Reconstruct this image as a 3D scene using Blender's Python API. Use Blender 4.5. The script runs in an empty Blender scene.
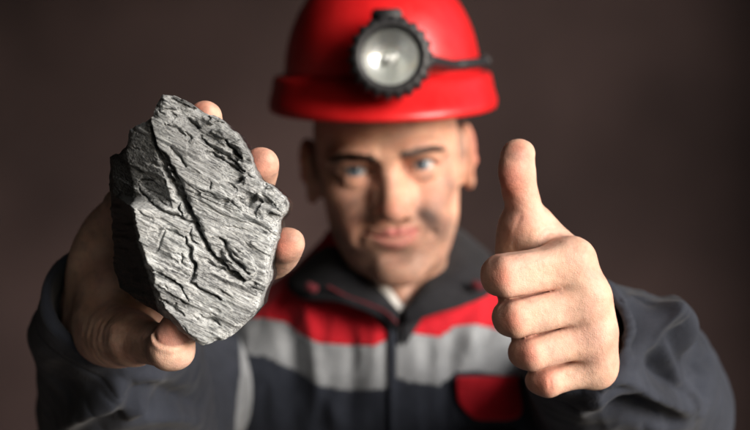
import bpy, bmesh, math
import numpy as np
from mathutils import Vector, Matrix, Euler

# ------------------------------------------------------------------ camera
SC = bpy.context.scene
CAM_Y, CAM_Z = -0.98, 1.60
cam_data = bpy.data.cameras.new('camera')
cam = bpy.data.objects.new('camera', cam_data)
SC.collection.objects.link(cam)
cam.location = (0, CAM_Y, CAM_Z)
cam.rotation_euler = (math.radians(90), 0, 0)
cam_data.lens = 50
cam_data.sensor_width = 36
cam_data.clip_start = 0.02
cam_data.clip_end = 500
cam_data.dof.use_dof = True
cam_data.dof.focus_distance = 0.557
cam_data.dof.aperture_fstop = 5.2
SC.camera = cam

# ------------------------------------------------------------------ sky, sun, exposure
SUN_AZ, SUN_EL = math.radians(52), math.radians(17)      # azimuth measured from the camera's side towards the right
sun_dir = Vector((math.sin(SUN_AZ) * math.cos(SUN_EL), -math.cos(SUN_AZ) * math.cos(SUN_EL), math.sin(SUN_EL)))
world = bpy.data.worlds.new('World')
SC.world = world
world.use_nodes = True
wn, wl = world.node_tree.nodes, world.node_tree.links
bg = wn['Background']
sky = wn.new('ShaderNodeTexSky')
sky.sky_type = 'NISHITA'
sky.sun_disc = False
sky.sun_elevation = SUN_EL
sky.sun_rotation = math.atan2(sun_dir.x, sun_dir.y)
sky.dust_density = 2.0
wl.new(sky.outputs['Color'], bg.inputs['Color'])
bg.inputs['Strength'].default_value = 0.115
sun_data = bpy.data.lights.new('sun', 'SUN')
sun_data.energy = 5.0
sun_data.angle = math.radians(34)
sun_data.color = (1.0, 0.955, 0.915)
sun = bpy.data.objects.new('sun', sun_data)
SC.collection.objects.link(sun)
sun.location = sun_dir * 4
sun.rotation_euler = sun_dir.to_track_quat('Z', 'Y').to_euler()

SC.view_settings.view_transform = 'Standard'
SC.view_settings.look = 'None'
SC.view_settings.exposure = 0.14
SC.view_settings.gamma = 1.0
SC.cycles.use_denoising = True
SC.cycles.max_bounces = 8

# ------------------------------------------------------------------ helpers: points, noise
def at(px, py, d):
    """point that lies d metres in front of the lens, px / py measured on the 750 x 430 photograph"""
    s = 0.00096 * d
    return np.array([(px - 375) * s, d + CAM_Y, CAM_Z - (py - 215) * s])

def _hash(i, j, k, seed):
    n = (i * 374761393 + j * 668265263 + k * 2147483647 + seed * 1274126177) & 0xffffffff
    n = ((n ^ (n >> 13)) * 1274126177) & 0xffffffff
    n = (n ^ (n >> 16)) & 0xffffffff
    return n.astype(np.float64) / 0xffffffff

def noise(p, seed=0):
    """value noise in -1..1 of an (n,3) array"""
    p = np.asarray(p, dtype=np.float64)
    f = np.floor(p).astype(np.int64)
    t = p - f
    t = t * t * t * (t * (t * 6 - 15) + 10)
    r = 0
    for dx in (0, 1):
        wx = t[:, 0] if dx else 1 - t[:, 0]
        for dy in (0, 1):
            wy = t[:, 1] if dy else 1 - t[:, 1]
            for dz in (0, 1):
                wz = t[:, 2] if dz else 1 - t[:, 2]
                r = r + wx * wy * wz * _hash(f[:, 0] + dx, f[:, 1] + dy, f[:, 2] + dz, seed)
    return r * 2 - 1

def fbm(p, octaves=4, seed=0, gain=0.5):
    p = np.asarray(p, dtype=np.float64)
    a, s, r = 1.0, 0.0, 0
    for o in range(octaves):
        r = r + a * noise(p * (2.03 ** o) + 17.3 * o, seed + o)
        s += a
        a *= gain
    return r / s

def smoothstep(a, b, x):
    t = np.clip((x - a) / (b - a), 0, 1)
    return t * t * (3 - 2 * t)

def catmull(pts, n=8):
    pts = [np.asarray(p, dtype=float) for p in pts]
    if len(pts) < 3:
        return np.array([pts[0] + (pts[-1] - pts[0]) * i / n for i in range(n + 1)])
    P = [2 * pts[0] - pts[1]] + pts + [2 * pts[-1] - pts[-2]]
    out = []
    for i in range(1, len(P) - 2):
        for j in range(n):
            t = j / n
            a, b, c, d = P[i - 1], P[i], P[i + 1], P[i + 2]
            out.append(0.5 * ((2 * b) + (c - a) * t + (2 * a - 5 * b + 4 * c - d) * t * t + (3 * b - a - 3 * c + d) * t ** 3))
    out.append(pts[-1])
    return np.array(out)

# ------------------------------------------------------------------ helpers: distance fields
def smin(a, b, k):
    h = np.maximum(k - np.abs(a - b), 0) / k
    return np.minimum(a, b) - h * h * k * 0.25

def seg_dist(X, Y, Z, a, b, ra, rb):
    ba = b - a
    L = max(float(ba @ ba), 1e-12)
    t = np.clip(((X - a[0]) * ba[0] + (Y - a[1]) * ba[1] + (Z - a[2]) * ba[2]) / L, 0, 1)
    dx, dy, dz = X - a[0] - t * ba[0], Y - a[1] - t * ba[1], Z - a[2] - t * ba[2]
    return np.sqrt(dx * dx + dy * dy + dz * dz) - (ra + (rb - ra) * t)

class Field:
    def __init__(self, lo, hi, h):
        self.lo, self.h = np.array(lo, dtype=float), h
        n = np.ceil((np.array(hi) - self.lo) / h).astype(int) + 1
        self.F = np.full(n, 1.0, dtype=np.float32)
    def like(self):
        f = Field.__new__(Field)
        f.lo, f.h, f.F = self.lo, self.h, np.full(self.F.shape, 1.0, dtype=np.float32)
        return f
    def box(self, lo, hi):
        i0 = np.clip(np.floor((np.array(lo) - self.lo) / self.h).astype(int), 0, np.array(self.F.shape))
        i1 = np.clip(np.ceil((np.array(hi) - self.lo) / self.h).astype(int) + 1, 0, np.array(self.F.shape))
        return tuple(slice(a, b) for a, b in zip(i0, i1))
    def xyz(self, sl):
        g = [(np.arange(s.start, s.stop) * self.h + self.lo[i]).astype(np.float32) for i, s in enumerate(sl)]
        return g[0][:, None, None], g[1][None, :, None], g[2][None, None, :]
    def put(self, fn, lo, hi, k, sub=False):
        k = max(k, 1e-5)
        pad = k + 3 * self.h
        sl = self.box(np.array(lo) - pad, np.array(hi) + pad)
        if any(s.stop <= s.start for s in sl):
            return self
        d = fn(*self.xyz(sl)).astype(np.float32)
        if sub:
            self.F[sl] = -smin(-self.F[sl], d, k)
        else:
            self.F[sl] = smin(self.F[sl], d, k)
        return self
    def cap(self, a, b, ra, rb, k=0.004, sub=False):
        a, b = np.asarray(a, float), np.asarray(b, float)
        lo, hi = np.minimum(a - ra, b - rb), np.maximum(a + ra, b + rb)
        return self.put(lambda X, Y, Z: seg_dist(X, Y, Z, a, b, ra, rb), lo, hi, k, sub)
    def tube(self, pts, radii, k=0.004, n=5, sub=False):
        c = catmull(pts, n)
        r = np.maximum(catmull([np.array([x, 0, 0]) for x in radii], n)[:, 0], 1e-4)
        lo, hi = (c - r[:, None]).min(0), (c + r[:, None]).max(0)
        def fn(X, Y, Z):
            d = None
            for i in range(len(c) - 1):
                e = seg_dist(X, Y, Z, c[i], c[i + 1], r[i], r[i + 1])
                d = e if d is None else np.minimum(d, e)
            return d
        return self.put(fn, lo, hi, k, sub)
    def ell(self, c, r, R=None, k=0.006, sub=False):
        c, r = np.asarray(c, float), np.asarray(r, float)
        R = np.eye(3) if R is None else np.asarray(R, float)
        m = float(r.max())
        def fn(X, Y, Z):
            x, y, z = X - c[0], Y - c[1], Z - c[2]
            u = [(R[0, i] * x + R[1, i] * y + R[2, i] * z) / r[i] for i in range(3)]
            k0 = np.sqrt(u[0] ** 2 + u[1] ** 2 + u[2] ** 2) + 1e-9
            k1 = np.sqrt((u[0] / r[0]) ** 2 + (u[1] / r[1]) ** 2 + (u[2] / r[2]) ** 2) + 1e-9
            return k0 * (k0 - 1) / k1
        return self.put(fn, c - m, c + m, k, sub)
    def bar(self, pts, hv, hw, rc, up, k=0.002):
        """bar of rounded box section along a polyline: half height hv, half depth hw, corner radius rc"""
        pts = [np.asarray(p, float) for p in pts]
        m = max(max(hv), max(hw))
        def fn(X, Y, Z):
            d = None
            for i in range(len(pts) - 1):
                a, b = pts[i], pts[i + 1]
                ax_ = b - a; L = np.linalg.norm(ax_); ax_ = ax_ / L
                v = np.asarray(up, float) - ax_ * (ax_ @ up); v /= np.linalg.norm(v); w = np.cross(ax_, v)
                x, y, z = X - a[0], Y - a[1], Z - a[2]
                s = x * ax_[0] + y * ax_[1] + z * ax_[2]
                t = np.clip(s / L, 0, 1)
                qv = np.abs(x * v[0] + y * v[1] + z * v[2]) - (hv[i] + (hv[i + 1] - hv[i]) * t - rc)
                qw = np.abs(x * w[0] + y * w[1] + z * w[2]) - (hw[i] + (hw[i + 1] - hw[i]) * t - rc)
                qs = np.maximum(np.maximum(-s, s - L), 0)
                e = np.sqrt(np.maximum(qv, 0) ** 2 + np.maximum(qw, 0) ** 2 + qs ** 2) + np.minimum(np.maximum(qv, qw), 0) - rc
                d = e if d is None else np.minimum(d, e)
            return d
        P = np.array(pts)
        return self.put(fn, P.min(0) - m, P.max(0) + m, k)
    def merge(self, other, k):
        self.F = smin(self.F, other.F, k)
        return self
    def mesh(self, smooth=2):
        return smooth_mesh(*surface_nets(self.F, self.lo, self.h), smooth)

def rot(rx=0, ry=0, rz=0):
    return np.array(Euler((math.radians(rx), math.radians(ry), math.radians(rz))).to_matrix())

def surface_nets(F, lo, h):
    S = F < 0
    c = np.zeros(tuple(n - 1 for n in F.shape), dtype=np.int8)
    for i in (0, 1):
        for j in (0, 1):
            for k in (0, 1):
                c += S[i:F.shape[0] - 1 + i, j:F.shape[1] - 1 + j, k:F.shape[2] - 1 + k]
    act = (c > 0) & (c < 8)
    idx = np.argwhere(act)
    num = np.full(act.shape, -1, dtype=np.int64)
    num[act] = np.arange(len(idx))
    acc, cnt = np.zeros((len(idx), 3)), np.zeros(len(idx))
    corners = [(i, j, k) for i in (0, 1) for j in (0, 1) for k in (0, 1)]
    for a in corners:
        for ax in range(3):
            if a[ax]:
                continue
            b = list(a); b[ax] = 1
            fa = F[idx[:, 0] + a[0], idx[:, 1] + a[1], idx[:, 2] + a[2]].astype(float)
            fb = F[idx[:, 0] + b[0], idx[:, 1] + b[1], idx[:, 2] + b[2]].astype(float)
            m = (fa < 0) != (fb < 0)
            t = np.where(m, fa / np.where(m, fa - fb, 1), 0)
            p = np.tile(np.array(a, float), (len(idx), 1))
            p[:, ax] += t
            acc[m] += p[m]
            cnt[m] += 1
    verts = lo + h * (idx + acc / cnt[:, None])
    quads = []
    for ax in range(3):
        u, v = (ax + 1) % 3, (ax + 2) % 3
        s0 = [slice(None)] * 3; s1 = [slice(None)] * 3
        s0[ax], s1[ax] = slice(0, -1), slice(1, None)
        A, B = S[tuple(s0)], S[tuple(s1)]
        e = np.argwhere(A != B)
        e = e[(e[:, u] > 0) & (e[:, v] > 0) & (e[:, u] < F.shape[u] - 1) & (e[:, v] < F.shape[v] - 1)]
        flip = ~A[e[:, 0], e[:, 1], e[:, 2]]
        def cell(du, dv):
            q = e.copy(); q[:, u] += du; q[:, v] += dv
            return num[q[:, 0], q[:, 1], q[:, 2]]
        q = np.stack([cell(-1, -1), cell(0, -1), cell(0, 0), cell(-1, 0)], 1)
        q[flip] = q[flip][:, ::-1]
        quads.append(q)
    return verts, np.concatenate(quads)

def smooth_mesh(V, Q, it=2, lam=0.5):
    e = np.concatenate([Q[:, [0, 1]], Q[:, [1, 2]], Q[:, [2, 3]], Q[:, [3, 0]]])
    e = np.concatenate([e, e[:, ::-1]])
    n = len(V)
    deg = np.maximum(np.bincount(e[:, 0], minlength=n), 1)
    for i in range(it):
        avg = np.stack([np.bincount(e[:, 0], V[e[:, 1], a], minlength=n) for a in range(3)], 1) / deg[:, None]
        V = V + lam * (avg - V)
    return V, Q

def largest(V, Q):
    """only the biggest connected surface (drops closed pockets inside)"""
    lab = np.arange(len(V))
    while True:
        m = lab[Q].min(1)
        new = lab.copy()
        for j in range(4): np.minimum.at(new, Q[:, j], m)
        for i in range(6): new = new[new]
        if (new == lab).all(): break
        lab = new
    keep = np.bincount(lab).argmax()
    q = Q[lab[Q[:, 0]] == keep]
    used = np.unique(q); inv = np.full(len(V), -1); inv[used] = np.arange(len(used))
    return V[used], inv[q]

def normals(V, Q):
    n = np.cross(V[Q[:, 2]] - V[Q[:, 0]], V[Q[:, 3]] - V[Q[:, 1]])
    N = np.stack([sum(np.bincount(Q[:, j], n[:, a], minlength=len(V)) for j in range(4)) for a in range(3)], 1)
    return N / np.maximum(np.linalg.norm(N, axis=1), 1e-12)[:, None]

def line_dist(V, pts):
    """distance of every vertex to a polyline, and the place along it (0..1)"""
    pts = np.asarray(pts, float)
    best, where = np.full(len(V), 1e9), np.zeros(len(V))
    m = len(pts) - 1
    for i in range(m):
        a, b = pts[i], pts[i + 1]
        ba = b - a
        t = np.clip((V - a) @ ba / max(ba @ ba, 1e-12), 0, 1)
        d = np.linalg.norm(V - a - t[:, None] * ba, axis=1)
        w = d < best
        best[w] = d[w]; where[w] = ((i + t) / m)[w]
    return best, where

def crease(V, N, pts, depth, width, taper=True):
    d, t = line_dist(V, pts)
    g = np.exp(-(d / width) ** 2)
    if taper:
        g *= np.sin(np.pi * np.clip(t, 0.02, 0.98)) ** 0.5
    return V - N * (depth * g)[:, None]

def spot(V, c, r):
    return np.exp(-(np.linalg.norm(V - np.asarray(c), axis=1) / r) ** 2)

def mesh_obj(name, V, Q, mat=None, parent=None, col=None, smooth=True):
    me = bpy.data.meshes.new(name)
    Q = np.asarray(Q)
    me.vertices.add(len(V)); me.loops.add(Q.size); me.polygons.add(len(Q))
    me.vertices.foreach_set('co', np.asarray(V, np.float32).ravel())
    me.loops.foreach_set('vertex_index', Q.astype(np.int32).ravel())
    me.polygons.foreach_set('loop_start', np.arange(0, Q.size, Q.shape[1], dtype=np.int32))
    me.polygons.foreach_set('loop_total', np.full(len(Q), Q.shape[1], dtype=np.int32))
    me.polygons.foreach_set('use_smooth', np.full(len(Q), smooth))
    me.update(calc_edges=True)
    if col is not None:
        at_ = me.color_attributes.new('Col', 'FLOAT_COLOR', 'POINT')
        c = np.ones((len(V), 4), np.float32); c[:, :col.shape[1]] = col
        at_.data.foreach_set('color', c.ravel())
    if mat: me.materials.append(mat)
    o = bpy.data.objects.new(name, me)
    SC.collection.objects.link(o)
    if parent: o.parent = parent
    return o

def bm_obj(name, bm, mat=None, parent=None, smooth=True):
    me = bpy.data.meshes.new(name)
    bmesh.ops.recalc_face_normals(bm, faces=bm.faces)
    for f in bm.faces: f.smooth = smooth
    bm.to_mesh(me); bm.free()
    if mat: me.materials.append(mat)
    o = bpy.data.objects.new(name, me)
    SC.collection.objects.link(o)
    if parent: o.parent = parent
    return o

def tag(o, label, cat, group=None):
    o['label'] = label; o['category'] = cat
    if group: o['group'] = group
    return o

def empty(name, loc):
    o = bpy.data.objects.new(name, None)
    SC.collection.objects.link(o)
    o.location = loc
    return o

def join_parts(parts):
    """several (V, Q, col) pieces as one"""
    Vs, Qs, Cs, n = [], [], [], 0
    for V, Q, C in parts:
        Vs.append(V); Qs.append(Q + n); Cs.append(C); n += len(V)
    return np.concatenate(Vs), np.concatenate(Qs), np.concatenate(Cs)

# ------------------------------------------------------------------ materials
class Mat:
    def __init__(self, name, **kw):
        self.m = bpy.data.materials.new(name)
        self.m.use_nodes = True
        self.n, self.l = self.m.node_tree.nodes, self.m.node_tree.links
        self.b = self.n['Principled BSDF']
        for k, v in kw.items(): self.set(k, v)
    def set(self, key, v):
        names = dict(color='Base Color', rough='Roughness', metal='Metallic', spec='Specular IOR Level', sss='Subsurface Weight',
                     sssr='Subsurface Radius', ssss='Subsurface Scale', coat='Coat Weight', coatr='Coat Roughness',
                     sheen='Sheen Weight', sheenr='Sheen Roughness', trans='Transmission Weight', ior='IOR')
        i = self.b.inputs[names[key]]
        if isinstance(v, bpy.types.NodeSocket): self.l.new(v, i)
        elif hasattr(i.default_value, '__len__') and len(v) == 3 and len(i.default_value) == 4: i.default_value = (*v, 1)
        else: i.default_value = v
    def node(self, t, **kw):
        nd = self.n.new(t)
        for k, v in kw.items():
            if k.startswith('i_'):
                s = nd.inputs[int(k[2:])] if k[2:].isdigit() else nd.inputs[k[2:].replace('_', ' ')]
                if isinstance(v, bpy.types.NodeSocket): self.l.new(v, s)
                else: s.default_value = v
            else: setattr(nd, k, v)
        return nd
    def coords(self, scale=(1, 1, 1), rotation=(0, 0, 0)):
        tc = self.node('ShaderNodeTexCoord')
        mp = self.node('ShaderNodeMapping')
        self.l.new(tc.outputs['Object'], mp.inputs['Vector'])
        mp.inputs['Scale'].default_value = scale
        mp.inputs['Rotation'].default_value = rotation
        return mp.outputs['Vector']
    def noise(self, vec, scale, detail=4, rough=0.55):
        nd = self.node('ShaderNodeTexNoise')
        self.l.new(vec, nd.inputs['Vector'])
        nd.inputs['Scale'].default_value = scale
        nd.inputs['Detail'].default_value = detail
        nd.inputs['Roughness'].default_value = rough
        return nd.outputs['Fac']
    def ramp(self, fac, stops):
        nd = self.node('ShaderNodeValToRGB')
        self.l.new(fac, nd.inputs['Fac'])
        el = nd.color_ramp.elements
        while len(el) < len(stops): el.new(0.5)
        for e, (p, c) in zip(el, stops):
            e.position = p
            e.color = (*c, 1) if hasattr(c, '__len__') else (c, c, c, 1)
        return nd.outputs['Color']
    def mix(self, a, b, fac, blend='MIX'):
        nd = self.node('ShaderNodeMix', data_type='RGBA', blend_type=blend)
        for s, v in ((nd.inputs[0], fac), (nd.inputs[6], a), (nd.inputs[7], b)):
            if isinstance(v, bpy.types.NodeSocket): self.l.new(v, s)
            elif hasattr(v, '__len__'): s.default_value = (*v, 1)
            else: s.default_value = v
        return nd.outputs[2]
    def bump(self, height, strength, dist=0.001, prev=None):
        nd = self.node('ShaderNodeBump')
        self.l.new(height, nd.inputs['Height'])
        nd.inputs['Strength'].default_value = strength
        nd.inputs['Distance'].default_value = dist
        if prev: self.l.new(prev, nd.inputs['Normal'])
        self.l.new(nd.outputs['Normal'], self.b.inputs['Normal'])
        return nd.outputs['Normal']

def make_skin():
    m = Mat('skin', rough=0.5, sss=0.25, ssss=0.0022, sssr=(1.0, 0.35, 0.2), spec=0.30)
    a = m.node('ShaderNodeAttribute', attribute_name='Col')
    v = m.coords()
    big = m.noise(v, 60, 4, 0.6)
    fine = m.noise(v, 420, 3, 0.6)
    c = m.mix(a.outputs['Color'], (0.86, 0.70, 0.66), m.ramp(big, [(0.42, 0.0), (0.72, 0.65)]), 'MULTIPLY')
    c = m.mix(c, (0.90, 0.86, 0.84), m.ramp(fine, [(0.5, 0.0), (0.72, 0.6)]), 'MULTIPLY')
    m.set('color', c)
    vo = m.node('ShaderNodeTexVoronoi', feature='DISTANCE_TO_EDGE')
    m.l.new(v, vo.inputs['Vector']); vo.inputs['Scale'].default_value = 900
    p = m.bump(vo.outputs['Distance'], 0.32, 0.0006)
    p = m.bump(m.noise(v, 260, 5, 0.65), 0.34, 0.0011, p)
    m.set('rough', m.ramp(fine, [(0.3, 0.44), (0.7, 0.62)]))
    return m.m

def make_fabric(name, color, weave=1400, rough=0.85, var=0.25):
    m = Mat(name, rough=rough, spec=0.25, sheen=0.08, sheenr=0.5)
    v = m.coords()
    n = m.noise(v, 35, 5, 0.6)
    dark = tuple(c * (1 - var) for c in color)
    lite = tuple(min(1, c * (1 + var) + 0.004) for c in color)
    m.set('color', m.ramp(n, [(0.3, dark), (0.7, lite)]))
    w = m.node('ShaderNodeTexWave', wave_type='BANDS', bands_direction='DIAGONAL')
    m.l.new(v, w.inputs['Vector']); w.inputs['Scale'].default_value = weave * 0.35
    w.inputs['Distortion'].default_value = 1.5
    p = m.bump(w.outputs['Fac'], 0.25, 0.0005)
    m.bump(m.noise(v, 300, 4, 0.7), 0.3, 0.0012, p)
    return m.m

SKIN = make_skin()

# ------------------------------------------------------------------ the person's hands (pieces of one body)
TONE = np.array([0.755, 0.492, 0.372])
PINK = np.array([0.56, 0.18, 0.125])

def skin_color(V, seed=1):
    n = fbm(V * 45, 3, seed)
    c = TONE * (1 + 0.10 * n[:, None])
    c[:, 1] *= 1 - 0.05 * fbm(V * 90, 2, seed + 5)
    return c

def blend(c, target, w):
    w = np.clip(w, 0, 1)[:, None]
    return c * (1 - w) + np.asarray(target) * w

ELBOW_R, ELBOW_L = np.array([0.230, -0.10, 1.435]), np.array([-0.205, -0.10, 1.41])

def thumbs_up_hand():
    P = at
    lo = P(480, 410, 0.56) - 0.03
    hi = P(660, 130, 0.72) + np.array([0.05, 0.05, 0.03])
    lo[1] = 0.545 + CAM_Y; hi[1] = 0.80 + CAM_Y
    f = Field(lo, hi, 0.0008)
    # metacarpals, palm, wrist
    mcp = [P(569, 263, 0.590), P(584, 300, 0.589), P(591, 335, 0.591), P(593, 366, 0.598)]
    wrist = P(572, 332, 0.700)
    offs = [(-0.012, 0, 0.022), (0.002, 0, 0.010), (0.004, 0, -0.004), (-0.002, 0, -0.018)]
    rr = [0.0128, 0.0126, 0.0120, 0.0110]
    for m, o, r in zip(mcp, offs, rr):
        f.cap(m, wrist + np.array(o), r, r + 0.001, 0.010)
    f.ell((mcp[1] + mcp[2]) / 2 + np.array([-0.016, 0.062, 0.0]), (0.020, 0.042, 0.036), k=0.012)
    f.ell(mcp[3] + np.array([-0.012, 0.055, 0.0]), (0.016, 0.035, 0.016), k=0.012)
    elbow = ELBOW_R
    fore = wrist + (elbow - wrist) * 0.45
    f.tube([wrist + np.array([-0.004, -0.012, 0]), wrist, fore], [0.025, 0.025, 0.030], 0.016)
    # thumb
    tm, ti, tt = P(528, 230, 0.612), P(519, 187, 0.606), P(517.5, 158, 0.602)
    f.tube([P(572, 300, 0.668), P(545, 262, 0.636), tm], [0.017, 0.0165, 0.0130], 0.012)
    g = f.like()
    g.tube([tm, (tm + ti) / 2 + np.array([0.0006, 0, 0]), ti, (ti + tt) / 2, tt], [0.0125, 0.0104, 0.0105, 0.0103, 0.0092], 0.003)
    g.ell(P(512, 170, 0.598), (0.0075, 0.0068, 0.0125), rot(0, 4, 0), 0.005)      # pad
    g.ell(P(519, 152, 0.603), (0.0088, 0.0082, 0.0072), k=0.004)
    f.merge(g, 0.006)
    f.ell(P(552, 247, 0.612), (0.0135, 0.012, 0.0085), rot(0, 32, 0), 0.010)       # web between thumb and first finger
    f.tube([P(541, 222, 0.613), P(560, 240, 0.610), P(575, 255, 0.604)], [0.006, 0.006, 0.008], 0.008)
    f.tube([P(515, 226, 0.614), P(511, 252, 0.620), P(520, 285, 0.628)], [0.0085, 0.0095, 0.012], 0.010)   # ball of the thumb
    # fingers
    g = f.like()
    pip = [P(503.5, 276.0, 0.579), P(514.5, 318, 0.580), P(530, 352.5, 0.584), P(547, 381, 0.592)]
    r0 = [0.0128, 0.0122, 0.0114, 0.0098]
    r1 = [0.0119, 0.0109, 0.0101, 0.0085]
    r2 = [0.0120, 0.0112, 0.0102, 0.0088]
    for i in range(4):
        m, p = mcp[i], pip[i]
        mid = (m + p) / 2 + np.array([0, -0.0012, -0.0004])
        dip = p + np.array([0.004, 0.0265, -0.001])
        tip = dip + np.array([0.022, 0.004, 0.0])
        hv = []
        for u, r in ((0.0, r0), (0.5, r1), (1.0, r2)):
            s = 1.03
            for j in (i - 1, i + 1):
                if 0 <= j < 4:
                    s = min(s, (np.linalg.norm((mcp[i] * (1 - u) + pip[i] * u - mcp[j] * (1 - u) - pip[j] * u)[[0, 2]]) - 0.0011) / (r[i] + r[j]))
            hv.append(r[i] * s)
        g.bar([m, mid, p], hv, [r0[i], r1[i], r2[i]], 0.0072, (0.2, 0, 1), 0.0012)
        g.tube([p, (p + dip) / 2, dip], [hv[2] - 0.0003, r2[i] - 0.0018, r2[i] - 0.0022], 0.0012)
        g.cap(dip, tip, r2[i] - 0.0024, 0.0080, 0.0018)
        # bony corner of the middle knuckle
        g.ell(p + np.array([-0.0002, -0.0042, 0.0]), (0.0070, 0.0080, r2[i] * 0.78), k=0.004)
        g.ell(p + np.array([-0.0052, 0.0015, 0.0]), (0.0070, 0.0080, r2[i] * 0.78), k=0.004)
    for i in range(3):                                   # flesh that closes the gaps a little way in
        for u in np.linspace(0, 1, 12):
            a = mcp[i] * (1 - u) + pip[i] * u; b = mcp[i + 1] * (1 - u) + pip[i + 1] * u
            g.cap(a + np.array([0, 0.0045, 0]), b + np.array([0, 0.0045, 0]), 0.0060, 0.0060, 0.0012)
    f.merge(g, 0.003)
    clefts = []
    for i in range(3):                                   # the clefts themselves
        line = []
        for u in (0.30, 0.5, 0.75, 1.0):
            a = mcp[i] * (1 - u) + pip[i] * u; b = mcp[i + 1] * (1 - u) + pip[i + 1] * u
            ra, rb = r0[i] * (1 - u) + r2[i] * u, r0[i + 1] * (1 - u) + r2[i + 1] * u
            line.append(a + (b - a) * ra / (ra + rb) + np.array([0, -0.0060 + 0.005 * (1 - u), -0.0002]))
        line.append(line[-1] + np.array([-0.0065, 0.006, 0])); line.append(line[-1] + np.array([-0.002, 0.014, 0]))
        clefts.append(catmull(line, 6))
    # knuckles at the back of the hand
    for m, r in zip(mcp, (0.0100, 0.0108, 0.0098, 0.009)):
        f.ell(m + np.array([0.0018, -0.0014, 0.0005]), (r, r, r * 1.1), k=0.014)
    V, Q = largest(*f.mesh(2))
    N = normals(V, Q)
    for c_ in clefts:
        V = crease(V, N, c_, 0.0004, 0.0013, False)
    # folds of skin
    for i in range(4):
        p = pip[i]
        for j, dx in enumerate((-0.0015, 0.0012, 0.0038, 0.0062)):
            a = p + np.array([dx, -r2[i] - 0.002, r2[i] * 0.62]); b = p + np.array([dx + 0.0012 * (-1) ** j, -r2[i] - 0.004, 0]); c = p + np.array([dx + 0.0006, -r2[i] - 0.002, -r2[i] * 0.62])
            V = crease(V, N, catmull([a, b, c], 6), 0.00042, 0.0009)
        for j, dx in enumerate((0.004, 0.008)):
            s = p + np.array([-r2[i] - 0.001, dx, 0])
            V = crease(V, N, catmull([s + [0, 0, r2[i] * .7], s + [-.001, .0008, 0], s + [0, 0, -r2[i] * .7]], 6), 0.0003, 0.0009)
    V = crease(V, N, catmull([P(541, 240, 0.598), P(552, 232, 0.600), P(562, 236, 0.601)], 6), 0.0007, 0.0012)
    V = crease(V, N, catmull([P(536, 238, 0.598), P(545, 228, 0.600), P(553, 229, 0.603)], 6), 0.0006, 0.0012)
    V = crease(V, N, catmull([P(546, 242, 0.597), P(558, 240, 0.598), P(570, 243, 0.600)], 6), 0.0006, 0.0012)
    V = crease(V, N, catmull([P(521, 214, 0.600), P(517, 230, 0.602), P(514, 248, 0.606)], 6), 0.0012, 0.0016)
    for y, dp in ((193, 0.0005), (197, 0.0004), (189, 0.0003), (215, 0.0004)):
        V = crease(V, N, catmull([P(502, y, 0.600), P(514, y + 2, 0.594), P(530, y - 1, 0.597)], 6), dp, 0.0010)
    V = V + N * (fbm(V * 420, 3, 3) * 0.00010 + fbm(V * 110, 2, 9) * 0.00022)[:, None]
    C = skin_color(V, 2)
    for i in range(4):
        C = blend(C, PINK * 1.15, 0.75 * spot(V, pip[i] + np.array([-0.003, -r2[i], 0]), 0.0085))
        C = blend(C, PINK * 1.25, 0.30 * spot(V, mcp[i] + np.array([0.010, -0.008, 0]), 0.011))
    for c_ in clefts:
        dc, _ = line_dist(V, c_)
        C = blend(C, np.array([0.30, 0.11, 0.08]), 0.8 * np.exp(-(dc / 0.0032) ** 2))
    for (x, y, r, w) in ((510, 190, 0.009, 0.7), (511, 172, 0.008, 0.6), (516, 150, 0.007, 0.6), (509, 207, 0.010, 0.6), (520, 226, 0.008, 0.3), (504, 180, 0.008, 0.5), (506, 235, 0.010, 0.5)):
        C = blend(C, PINK, w * spot(V, P(x, y, 0.595), r))
    for (x, y, r, w) in ((514, 158, 0.004, 0.55), (519, 146, 0.0035, 0.35), (516, 183, 0.004, 0.3)):
        C = blend(C, np.array([0.16, 0.10, 0.085]), w * spot(V, P(x, y, 0.593), r) * np.clip(0.6 + fbm(V * 400, 3, 31), 0, 1))
    C = blend(C, np.array([0.20, 0.12, 0.10]), 0.22 * np.clip(fbm(V * 150, 4, 33) * 1.8, 0, 1))
    return V, Q, C

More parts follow.
